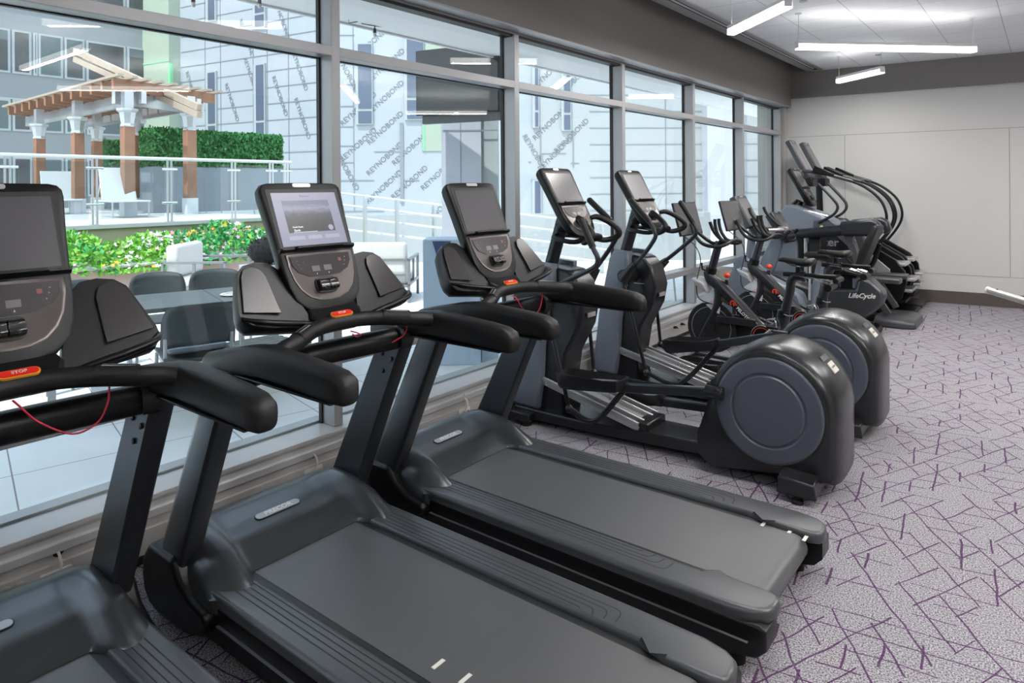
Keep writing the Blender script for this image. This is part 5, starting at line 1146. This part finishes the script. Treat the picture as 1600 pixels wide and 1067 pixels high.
    bar = MB(); bar.tube([(-2.36, 0, 1.125), (-2.28, 0, 1.13)], 0.03, 12)
    bar.build('stem', M['black'], t, smooth=60)
    out_ = [(-2.54, -0.215, 1.30), (-2.50, -0.225, 1.20), (-2.42, -0.235, 1.125), (-2.30, -0.23, 1.105), (-2.235, -0.19, 1.125), (-2.225, -0.10, 1.145), (-2.23, 0, 1.15)]
    MB().tube(out_+[(x, -y, z) for x, y, z in out_[-2::-1]], 0.0165, 10, k=4).build('handlebar', M['soft'], t, smooth=60)
    inn = [(-2.27, -0.060, 1.135), (-2.32, -0.055, 1.155), (-2.365, -0.050, 1.22), (-2.385, -0.048, 1.30), (-2.385, -0.047, 1.34)]
    for s_ in (1, -1): MB().tube([(x, s_*y, z) for x, y, z in inn], 0.0155, 10, k=4).build('aero_grip', M['soft'], t, smooth=60)
    # screen
    S0, S1 = Vector((-2.62, 0, 1.185)), Vector((-2.70, 0, 1.49)); u = (S1-S0).normalized(); n_ = Vector((u.z, 0, -u.x)); Mx = Matrix((n_, Vector((0, 1, 0)), u)).transposed(); c = (S0+S1)/2
    sh = MB().obox(c-n_*0.012, (0.020, 0.50, 0.315), Mx).obox(c-n_*0.03, (0.03, 0.26, 0.18), Mx).build('screen_housing', M['black'], t, bevel=0.006)
    MB().obox(c-n_*0.0012, (0.003, 0.485, 0.295), Mx).build('screen_glass', M['screen'], sh, smooth=0)
    MB().tube([c-n_*0.04, (-2.58, 0, 1.22), (-2.44, 0, 1.12), (-2.36, 0, 1.12)], 0.017, 10, k=3).build('screen_arm', M['black'], t, smooth=60)
    MB().tube([c-n_*0.03+Vector((0, -0.05, -0.15)), (-2.56, -0.07, 1.08), (-2.52, -0.06, 0.95), (-2.56, -0.06, 0.75), (-2.55, -0.03, 0.60), (-2.42, -0.03, 0.56)], 0.005, 6, k=5).build('screen_cable', M['blackcable'], t)
    # resistance knob
    MB().tube([(-2.31, 0, 0.70), (-2.30, 0, 0.79)], [0.028, 0.013], 12).build('knob_boot', M['black'], t, smooth=50); MB().ball((-2.295, 0, 0.83), (0.030, 0.030, 0.024), 14, 8).build('resistance_knob', M['spinred'], t, smooth=60, label='bright red resistance knob')
    # bottle and weight holder
    MB().loft([[(-2.54, -0.11, 0.72), (-2.54, 0.11, 0.72), (-2.44, 0.11, 0.66), (-2.44, -0.11, 0.66)], [(-2.60, -0.12, 0.80), (-2.60, 0.12, 0.80), (-2.47, 0.12, 0.76), (-2.47, -0.12, 0.76)]]).build('bottle_holder', M['badge'], t, bevel=0.02, seg=3)
    # seat post with slider and saddle
    MB().tube([(-1.80, 0, 0.50), (-1.745, 0, 0.74), (-1.735, 0, 0.82), (-1.70, 0, 0.865), (-1.62, 0, 0.875)], 0.038, 14, k=3).build('seat_post', M['spin'], t, smooth=60)
    MB().tube([(-1.807, 0, 0.50), (-1.795, 0, 0.56)], 0.052, 16).build('seat_collar', M['black'], t, smooth=50); MB().tube([(-1.78, -0.05, 0.54), (-1.74, -0.09, 0.54), (-1.70, -0.09, 0.545)], 0.008, 8).build('seat_lever', M['chrome'], t)
    MB().box(-1.80, -1.38, -0.025, 0.025, 0.862, 0.90).build('seat_slider', M['black'], t, bevel=0.01); MB().tube([(-1.68, 0, 0.89), (-1.68, 0, 0.955)], 0.02, 12).build('saddle_stem', M['black'], t)
    rr_ = []
    for x, w, h, z in ((-1.835, 0.018, 0.014, 1.000), (-1.80, 0.030, 0.022, 1.004), (-1.72, 0.042, 0.026, 0.998), (-1.66, 0.075, 0.030, 0.990), (-1.60, 0.105, 0.034, 0.992), (-1.565, 0.105, 0.032, 0.998), (-1.545, 0.075, 0.022, 1.0)):
        rr_.append([Vector((x, w*math.cos(2*PI*j/16), z+h*math.sin(2*PI*j/16)*(1.0 if math.sin(2*PI*j/16) > 0 else 1.1))) for j in range(16)])
    MB().loft(rr_).build('saddle', M['soft'], t, smooth=60)
    MB().tube([(-1.78, -0.02, 0.985), (-1.72, -0.022, 0.955), (-1.62, -0.03, 0.955), (-1.58, -0.05, 0.98)], 0.004, 6).tube([(-1.78, 0.02, 0.985), (-1.72, 0.022, 0.955), (-1.62, 0.03, 0.955), (-1.58, 0.05, 0.98)], 0.004, 6).build('saddle_rail', M['chrome'], t)
    # pair of hand weights' cradle behind the seat with wires
    MB().tube([(-1.42, -0.10, 0.80), (-1.42, 0.10, 0.80)], 0.03, 12).tube([(-1.36, -0.10, 0.86), (-1.36, 0.10, 0.86)], 0.022, 12).build('weight_cradle', M['black'], t, smooth=50)
    cm = MB()
    for s_ in (-0.09, -0.04, 0.04, 0.09): cm.tube([(-1.72, s_*0.4, 0.88), (-1.55, s_, 0.87), (-1.42, s_, 0.83)], 0.003, 6)
    cm.build('cradle_wire', M['chrome'], t)
    # lettering along the down tube
    d = Vector((0.735, 0, -0.678)).normalized(); up = Vector((0.678, 0, 0.735)); o = Vector((-2.118, -0.0640, 0.496))
    text_mb('PELOTON', 0.040, 0.001, bold=0.0010).xf(frame(o, d, up)).build('brand_lettering', M['white'], t, smooth=0)
    lo = Vector((-2.222, -0.0625, 0.592)); lm = MB().lathe([(0.030, 0), (0.030, 0.002)], (0, 0, 0), 'y', 22).lathe([(0.014, -0.001), (0.014, 0.0)], (0, 0, 0), 'y', 16)
    ring = MB(); n = 24
    pts = [(0.030, 0.018)]
    for i in range(n-3): pass
    rv, rf = [], []
    for i in range(n+1):
        a = -0.6+5.4*i/n
        for R_ in (0.026, 0.015): rv.append(lo+d*(math.cos(a)*R_)+up*(math.sin(a)*R_))
    ring.add(rv, [(2*i, 2*i+1, 2*i+3, 2*i+2) for i in range(n)])
    bx = MB(); ring.add([lo+d*a+up*b for a, b in ((0.0, -0.004), (0.036, 0.008), (0.040, 0.018), (-0.004, 0.006))], [(0, 1, 2, 3)])
    o_ = ring.build('brand_mark', M['spinred'], t, smooth=0); s_ = o_.modifiers.new('s', 'SOLIDIFY'); s_.thickness = 0.002
    return t
make_spin(6.05, 'spin bike nearest the elliptical trainers, grey screen facing the room, red knob')
make_spin(6.95, 'second spin bike, half hidden behind the first one, its screen overlapping a taller console', dx=0.09)
# cable heap on the floor by the first spin bike
p = at_z(1035, 532, 0.0); cb_ = MB(); path = []
for i in range(26): a = i*0.75; path.append((0.07*math.cos(a)*(1+0.3*math.sin(i*0.4)), 0.12*math.sin(a)*(1+0.2*math.cos(i*0.7)), 0.006+0.004*(i % 3)))
cb_.tube([(-0.30, 0.25, 0.13), (-0.26, 0.2, 0.03)]+path[:1], 0.004, 6, k=4); cb_.tube(path+[(0.3, 0.15, 0.006), (0.42, 0.1, 0.006)], 0.004, 6, k=3)
o_ = cb_.build('power_cable', M['blackcable'], smooth=60, off=(0, 0, 0)); o_.location = (p.x, p.y, 0); tag(o_, 'black power cable coiled loosely on the carpet by the wall beside the first spin bike', 'cable')
for px, py, lb in ((1053, 511, 'black plug in the low wall panel, left one beside the first spin bike'), (1064, 506, 'black plug in the low wall panel, right one beside the first spin bike')):
    q = at_x(px, py, XW+0.004); o_ = MB().box(0, 0.03, -0.015, 0.015, -0.012, 0.012).tube([(0.03, 0, 0), (0.05, 0, -0.005)], 0.006, 8).build('plug', M['blackcable'], bevel=0.003, off=(0, 0, 0)); o_.location = (XW+0.0045, q.y, q.z); tag(o_, lb, 'plug', 'plugs beside the first spin bike')

# ================================================================== UPRIGHT BIKE (tall console behind the second spin bike)
t = thing('upright_bike', 'upright exercise bike with tall grey console, behind the second spin bike, red seat lever', 'exercise bike', (-2.2, 7.56, 0)); set_off(2.2, 0, 0)
def slantbox(parent, top, bot, w, th, name, m, scr=None, n2=None):
    S0, S1 = Vector(bot), Vector(top); u = (S1-S0).normalized(); n_ = Vector((u.z, 0, -u.x)); Mx = Matrix((n_, Vector((0, 1, 0)), u)).transposed(); c = (S0+S1)/2; Lh = (S1-S0).length
    h = MB().obox(c-n_*th/2, (th, w, Lh), Mx).build(name, m, parent, bevel=0.015, seg=3)
    if scr: MB().obox(c+u*(Lh*0.05), (0.004, w*0.84, Lh*0.66), Mx).build('screen', scr, h, smooth=0)
    MB().obox(c+u*(Lh*0.45), (0.006, w*0.3, 0.012), Mx).build('brand_plate', M['sensor'], h, smooth=0)
    return h
h = slantbox(t, (-2.71, 0, 1.535), (-2.53, 0, 1.20), 0.34, 0.08, 'display_housing', M['rail'], M['screen2'])
slantbox(t, (-2.53, 0, 1.22), (-2.46, 0, 1.08), 0.22, 0.07, 'keypad_box', M['frame'])
MB().tube([(-2.62, 0, 0.75), (-2.56, 0, 1.28)], 0.045, 14).build('mast', M['bluegrey'], t, smooth=60)
MB().prism([(-2.90, 0.10), (-2.10, 0.08), (-1.95, 0.22), (-2.05, 0.50), (-2.40, 0.66), (-2.62, 0.86), (-2.72, 0.86), (-2.88, 0.45)], 'y', -0.11, 0.11).build('body_shroud', M['bluegrey'], t, bevel=0.04, seg=3)
MB().prism([(-2.66, 0.30), (-2.16, 0.22), (-2.05, 0.34), (-2.30, 0.52), (-2.58, 0.60)], 'y', -0.125, 0.125).build('shroud_panel', M['frame'], t, bevel=0.02)
for s_ in (-1, 1):
    MB().tube([(-2.50, s_*0.03, 1.17), (-2.44, s_*0.16, 1.16), (-2.34, s_*0.235, 1.17), (-2.40, s_*0.245, 1.22), (-2.50, s_*0.24, 1.33), (-2.53, s_*0.235, 1.40)], 0.017, 10, k=4).build('handlebar', M['soft'], t, smooth=60)
    MB().tube([(-2.36, s_*0.22, 1.165), (-2.26, s_*0.16, 1.17), (-2.24, s_*0.05, 1.165)], 0.018, 10, k=4).build('rear_grip', M['sensor'], t, smooth=60)
for x in (-2.85, -1.70): MB().tube([(x, -0.28, 0.045), (x, 0.28, 0.045)], 0.04, 12).build('stabiliser', M['black'], t)
MB().beam((-2.6, 0, 0.10), (-1.70, 0, 0.06), 0.08, 0.06).build('base_beam', M['black'], t, bevel=0.01)
MB().tube([(-2.02, 0, 0.12), (-1.86, 0, 0.85)], 0.042, 14).build('seat_post', M['bluegrey'], t, smooth=60)
MB().tube([(-1.90, 0, 0.83), (-1.93, -0.06, 0.835), (-1.97, -0.11, 0.83)], 0.009, 8).build('seat_lever', M['redcord'], t, label='dark red seat lever')
MB().tube([(-1.945, -0.11, 0.83), (-1.955, -0.11, 0.45)], 0.012, 8).build('lever_rod', M['silver'], t)
rr_ = []
for x, w, h_, z in ((-2.03, 0.03, 0.02, 0.905), (-1.99, 0.05, 0.032, 0.91), (-1.90, 0.075, 0.036, 0.91), (-1.78, 0.125, 0.04, 0.915), (-1.72, 0.12, 0.036, 0.92), (-1.69, 0.09, 0.02, 0.92)): rr_.append([Vector((x, w*math.cos(2*PI*j/16), z+h_*math.sin(2*PI*j/16))) for j in range(16)])
MB().loft(rr_).build('saddle', M['soft'], t, smooth=60)
for s_ in (-1, 1): 
    c = Vector((-2.25, s_*0.14, 0.30)); e = c+Vector((0.12*s_, 0, -0.12*s_)); MB().beam(c, e, 0.02, 0.03, up=(0, 1, 0)).build('crank_arm', M['chrome'], t); MB().obox(e+Vector((0, s_*0.06, 0)), (0.10, 0.09, 0.03)).build('pedal', M['black'], t, bevel=0.006)

# ================================================================== RECUMBENT BIKE
t = thing('recumbent_bike', 'recumbent exercise bike with black seat back, white script lettering on its dark hull', 'exercise bike', (-2.0, 8.26, 0)); set_off(2.0, 0, 0)
slantbox(t, (-2.54, 0, 1.335), (-2.35, 0, 1.045), 0.30, 0.10, 'display_housing', M['frame'], M['screen'])
MB().loft([[(-2.86, -0.05, 0.40), (-2.86, 0.05, 0.40), (-2.66, 0.06, 0.36), (-2.66, -0.06, 0.36)], [(-2.66, -0.05, 0.85), (-2.66, 0.05, 0.85), (-2.50, 0.05, 0.82), (-2.50, -0.05, 0.82)], [(-2.52, -0.05, 1.15), (-2.52, 0.05, 1.15), (-2.42, 0.05, 1.12), (-2.42, -0.05, 1.12)]]).build('mast', M['bluegrey'], t, bevel=0.02, seg=3)
for s_ in (-1, 1): MB().tube([(-2.42, s_*0.04, 0.98), (-2.36, s_*0.13, 1.0), (-2.38, s_*0.16, 1.06), (-2.33, s_*0.15, 1.12)], 0.017, 10, k=4).build('front_grip', M['soft'], t, smooth=60)
hull = [(-2.86, 0.12), (-2.60, 0.06), (-1.90, 0.08), (-1.70, 0.12), (-1.55, 0.20), (-1.42, 0.33), (-1.385, 0.43), (-1.40, 0.50), (-1.50, 0.60), (-1.58, 0.625), (-1.64, 0.61), (-1.66, 0.50), (-2.10, 0.47), (-2.30, 0.52), (-2.50, 0.62), (-2.70, 0.60), (-2.86, 0.40)]
MB().prism(hull, 'y', -0.13, 0.13).build('hull', M['hood'], t, bevel=0.03, seg=3)
text_mb('LifeCycle', 0.072, 0.001, bold=0.0015, shear=0.35).xf(frame((-1.60, -0.1325, 0.435), (1, 0, 0.06), (0, 0, 1))).build('script_lettering', M['white'], t, smooth=0)
MB().prism([(-2.15, 0.13), (-1.85, 0.16), (-1.72, 0.24), (-1.98, 0.235), (-2.15, 0.19)], 'y', -0.136, -0.128).build('hull_accent', M['rail'], t, smooth=0)
MB().box(-2.02, -1.86, -0.09, 0.09, 0.48, 0.60).build('rail_block', M['bluegrey'], t, bevel=0.01); MB().box(-1.70, -1.62, -0.09, 0.09, 0.50, 0.62).build('rail_end', M['bluegrey'], t, bevel=0.01)
MB().box(-1.90, -1.58, -0.23, 0.23, 0.66, 0.74).build('seat', M['soft'], t, bevel=0.035, seg=3); MB().box(-1.82, -1.66, -0.07, 0.07, 0.48, 0.67).build('seat_carriage', M['black'], t, bevel=0.01)
MB().loft([[(-1.66, -0.20, 0.74), (-1.66, 0.20, 0.74), (-1.60, 0.20, 0.72), (-1.60, -0.20, 0.72)], [(-1.60, -0.22, 0.95), (-1.60, 0.22, 0.95), (-1.52, 0.22, 0.93), (-1.52, -0.22, 0.93)], [(-1.47, -0.19, 1.21), (-1.47, 0.19, 1.21), (-1.42, 0.19, 1.19), (-1.42, -0.19, 1.19)]]).build('seat_back', M['soft'], t, bevel=0.03, seg=3)
MB().tube([(-1.60, 0, 0.62), (-1.50, 0, 0.80), (-1.44, 0, 1.0)], 0.025, 10, k=3).build('back_support', M['black'], t)
for s_ in (-1, 1):
    MB().tube([(-1.62, s_*0.10, 0.66), (-1.60, s_*0.27, 0.68), (-1.75, s_*0.28, 0.72), (-1.84, s_*0.28, 0.80)], 0.015, 10, k=4).build('seat_handle', M['soft'], t, smooth=60)
    c = Vector((-2.35, s_*0.15, 0.42)); e = c+Vector((0.12*s_, 0, 0.10*s_)); MB().beam(c, e, 0.02, 0.03, up=(0, 1, 0)).build('crank_arm', M['chrome'], t); MB().obox(e+Vector((0, s_*0.06, 0)), (0.10, 0.09, 0.03)).build('pedal', M['black'], t, bevel=0.006)
ft = [(-1.95, -0.16, 0.05), (-1.60, -0.17, 0.05), (-1.50, -0.13, 0.05), (-1.47, 0.0, 0.05), (-1.50, 0.13, 0.05), (-1.60, 0.17, 0.05), (-1.95, 0.16, 0.05)]
MB().tube([(x, y*1.7, z) for x, y, z in ft], 0.038, 12, k=4).build('rear_foot_loop', M['black'], t, smooth=60); MB().tube([(-2.85, -0.3, 0.045), (-2.85, 0.3, 0.045)], 0.04, 12).build('front_stabiliser', M['black'], t)

# ================================================================== ADAPTIVE MOTION TRAINER
t = thing('motion_trainer', 'large standing motion trainer with blue-grey head, long arms and a wide rear foot pad', 'cross trainer', (-2.0, 9.12, 0)); set_off(2.0, 0, 0)
sv = (CT, CN); CT = Vector((-0.47, 0, 0.88)).normalized(); CN = Vector((0.88, 0, 0.47)).normalized()
console(t, (-2.33, 0, 1.41), False, cardio=False); CT, CN = sv
MB().prism([(-2.76, 1.10), (-2.70, 1.30), (-2.62, 1.40), (-2.50, 1.39), (-2.22, 1.28), (-2.06, 1.20), (-2.02, 1.10), (-2.20, 1.03), (-2.60, 1.02)], 'y', -0.20, 0.20).build('head_shroud', M['bluegrey'], t, bevel=0.04, seg=3)
MB().prism([(-2.28, 1.20), (-2.10, 1.22), (-1.98, 1.13), (-2.06, 1.07), (-2.28, 1.06)], 'y', -0.215, -0.19).build('pivot_cover', M['disc'], t, bevel=0.01); MB().lathe([(0.018, -0.219), (0.018, -0.212)], (-2.19, 0, 1.13), 'y', 16).build('green_mark', mat('lime', (0.5, 0.7, 0.15), 0.4), t, smooth=0)
MB().tube([(-2.56, 0, 1.32), (-2.50, 0, 1.44)], [0.10, 0.05], 14).build('console_neck', M['black'], t)
for s_ in (-1, 1):
    a_ = MB().tube([(-2.62, s_*0.24, 1.02), (-2.20, s_*0.25, 1.06), (-1.80, s_*0.26, 1.12)], [0.055, 0.065, 0.07], 14, k=3).build('swing_arm', M['frame'], t, smooth=60)
    MB().prism([(-1.94, 1.03), (-1.96, 1.20), (-1.62, 1.24), (-1.54, 1.20), (-1.50, 1.08), (-1.55, 1.04)], 'y', s_*0.26-0.075, s_*0.26+0.075).build('arm_cover', M['frame'], t, bevel=0.03, seg=3)
    MB().beam((-1.90, s_*0.26, 1.10), (-1.735, s_*0.26, 0.56), 0.05, 0.085).build('stride_leg', M['rail'], t, bevel=0.008)
    MB().beam((-1.70, s_*0.26, 0.54), (-1.46, s_*0.26, 0.14), 0.05, 0.07).build('lower_leg', M['rail'], t, bevel=0.008)
    MB().box(-1.72, -1.33, s_*0.24-0.09, s_*0.24+0.09, 0.50, 0.56).build('foot_plate', M['rail'], t, bevel=0.015)
    MB().tube([(-2.22, s_*0.22, 1.18), (-2.05, s_*0.23, 1.28), (-2.0, s_*0.235, 1.38), (-2.06, s_*0.24, 1.48), (-2.22, s_*0.24, 1.66)], 0.017, 10, k=4).build('moving_handle', M['frame'], t, smooth=60)
    MB().tube([(-2.62, s_*0.10, 1.34), (-2.40, s_*0.18, 1.32), (-2.14, s_*0.12, 1.25)], 0.018, 10, k=3).build('fixed_handle', M['silver'], t, smooth=60)
MB().box(-2.80, -2.48, -0.19, 0.19, 0.06, 1.06).build('column_shroud', M['bluegrey'], t, bevel=0.03, seg=3); MB().box(-2.355, -2.215, -0.17, 0.17, 0.06, 1.04).build('rear_column', M['gasket'], t, bevel=0.01)
MB().tube([(-2.385, -0.185, 0.06), (-2.385, -0.185, 1.04)], 0.022, 12).build('column_tube', M['silver'], t)
MB().beam((-2.75, 0, 0.06), (-1.62, 0, 0.06), 0.14, 0.07).build('base_beam', M['black'], t, bevel=0.01)
MB().loft([[Vector((x, y, z)) for y, z in ((-0.36, 0.0), (0.36, 0.0), (0.36, 0.07), (0.28, 0.115), (-0.28, 0.115), (-0.36, 0.08))] for x in (-1.60, -1.30)]+[[Vector((x, y, z)) for y, z in ((-0.30, 0.0), (0.30, 0.0), (0.30, 0.05), (0.24, 0.09), (-0.24, 0.09), (-0.30, 0.06))] for x in (-1.18,)]).build('rear_foot_pad', M['rail'], t, bevel=0.02, seg=3)

# ================================================================== STAIR CLIMBERS
def climber(yc, label, first):
    t = thing('stair_climber', label, 'stair climber', (-2.2, yc, 0), 0, 'stair climbers by the far wall'); set_off(2.2, 0, 0)
    w = 0.25
    slantbox(t, (-2.80, 0, 2.27), (-2.53, 0, 1.74), 0.28, 0.07, 'display_housing', M['rail'], M['screen2'])
    MB().tube([(-2.60, 0, 1.0), (-2.62, 0, 1.80)], 0.045, 12).build('mast', M['black'], t, smooth=60); MB().box(-2.66, -2.50, -0.14, 0.14, 1.62, 1.74).build('mast_head', M['black'], t, bevel=0.02)
    MB().prism([(-2.95, 0.03), (-1.62, 0.03), (-1.55, 0.30), (-1.62, 0.50), (-1.90, 0.86), (-2.30, 1.15), (-2.75, 1.20), (-2.95, 0.9)], 'y', -w, w).build('side_body', M['gasket'], t, bevel=0.02)
    MB().prism([(-2.90, 0.10), (-2.10, 0.10), (-1.93, 0.50), (-2.10, 0.92), (-2.30, 1.10), (-2.90, 1.10)], 'y', -w-0.012, -w+0.004).build('side_panel', M['disc'], t, bevel=0.005)
    MB().prism([(-2.35, 1.13), (-2.22, 1.16), (-1.56, 0.58), (-1.55, 0.48), (-1.66, 0.50)], 'y', -w-0.03, -w-0.012).build('side_rail_cover', M['silver'], t, bevel=0.004)
    if first: text_mb('StairMaster', 0.15, 0.001, bold=0.003).xf(frame((-2.50, -w-0.0135, 0.885), (1, 0, 0), (0, 0, 1))).build('brand_lettering', M['white'], t, smooth=0)
    for k, (x, z) in enumerate(((-1.40, 0.16), (-1.33, 0.30), (-1.30, 0.44), (-1.40, 0.62))):
        MB().box(x-0.20, x, -0.21, 0.21, z, z+0.035).build('step', M['silver'] if k else M['black'], t, bevel=0.005)
    MB().prism([(-1.98, 0.86), (-1.80, 0.88), (-1.50, 0.70), (-1.40, 0.56), (-1.38, 0.42), (-1.44, 0.22), (-1.62, 0.05)], 'y', w-0.06, w).prism([(-1.98, 0.86), (-1.80, 0.88), (-1.50, 0.70), (-1.40, 0.56), (-1.38, 0.42), (-1.44, 0.22), (-1.62, 0.05)], 'y', -w, -w+0.06).build('stair_cheek', M['black'], t, bevel=0.01)
    MB().box(-1.60, -1.30, -0.28, 0.28, 0.03, 0.07).build('entry_step', M['black'], t, bevel=0.008); MB().box(-2.98, -2.8, -0.3, 0.3, 0.0, 0.06).box(-1.7, -1.5, -0.24, 0.24, 0.0, 0.04).build('foot', M['rubber'], t)
    for s_ in (-1, 1):
        P_ = [(-2.60, 1.83), (-2.30, 1.78), (-1.98, 1.68), (-1.80, 1.58), (-1.66, 1.44), (-1.60, 1.28), (-1.61, 1.14), (-1.68, 1.00), (-1.78, 0.86)]
        MB().tube([(x, s_*(w+0.0), z) for x, z in P_], 0.017, 10, k=4).build('handrail', M['black'], t, smooth=60)
        MB().tube([(x, s_*w, z+0.004) for x, z in P_[:3]], 0.022, 10, k=4).build('rail_sleeve', M['rail'], t, smooth=60)
        MB().tube([(-2.62, s_*w, 1.83), (-2.62, s_*0.1, 1.72)], 0.02, 8).build('rail_bracket', M['silver'], t)
        MB().loft([[(-2.48, s_*w-0.03, 1.80), (-2.48, s_*w+0.03, 1.80), (-2.44, s_*w+0.03, 1.90), (-2.44, s_*w-0.03, 1.90)], [(-2.20, s_*w-0.025, 1.75), (-2.20, s_*w+0.025, 1.75), (-2.20, s_*w+0.025, 1.785), (-2.20, s_*w-0.025, 1.785)]]).build('hand_grip', M['black'], t, bevel=0.01)
    return t
climber(9.86, 'stair climber with curved black handrails and white letters on its side, nearer of the two', True)
climber(10.52, 'stair climber with curved black handrails, the one against the far wall', False)

# ================================================================== bar poking in at the right edge
a = at_w(1546, 454, 4.6); b = at_w(1600, 470, 4.35); d = (b-a).normalized(); c = a+d*1.15; base = Vector((c.x, c.y, 0))
t = thing('weight_machine', 'grey metal machine bar with a white end cap poking in at the right frame edge', 'gym machine', tuple(base)); set_off(-base.x, -base.y, 0)
MB().tube([a, a+d*1.15], 0.023, 16).build('bar', M['sensor'], t, smooth=60); MB().tube([a-d*0.014, a], 0.025, 16).build('end_cap', M['white'], t, smooth=50); MB().tube([a+d*0.06+Vector((0, 0, 0.018)), a+d*0.06+Vector((0, 0, 0.027))], 0.005, 8).build('pin', M['black'], t)
MB().box(c.x-0.05, c.x+0.05, c.y-0.05, c.y+0.05, 0, c.z+0.1).build('post', M['frame'], t, bevel=0.01); MB().box(c.x-0.30, c.x+0.30, c.y-0.30, c.y+0.30, 0, 0.04).build('foot_plate', M['black'], t, bevel=0.01)
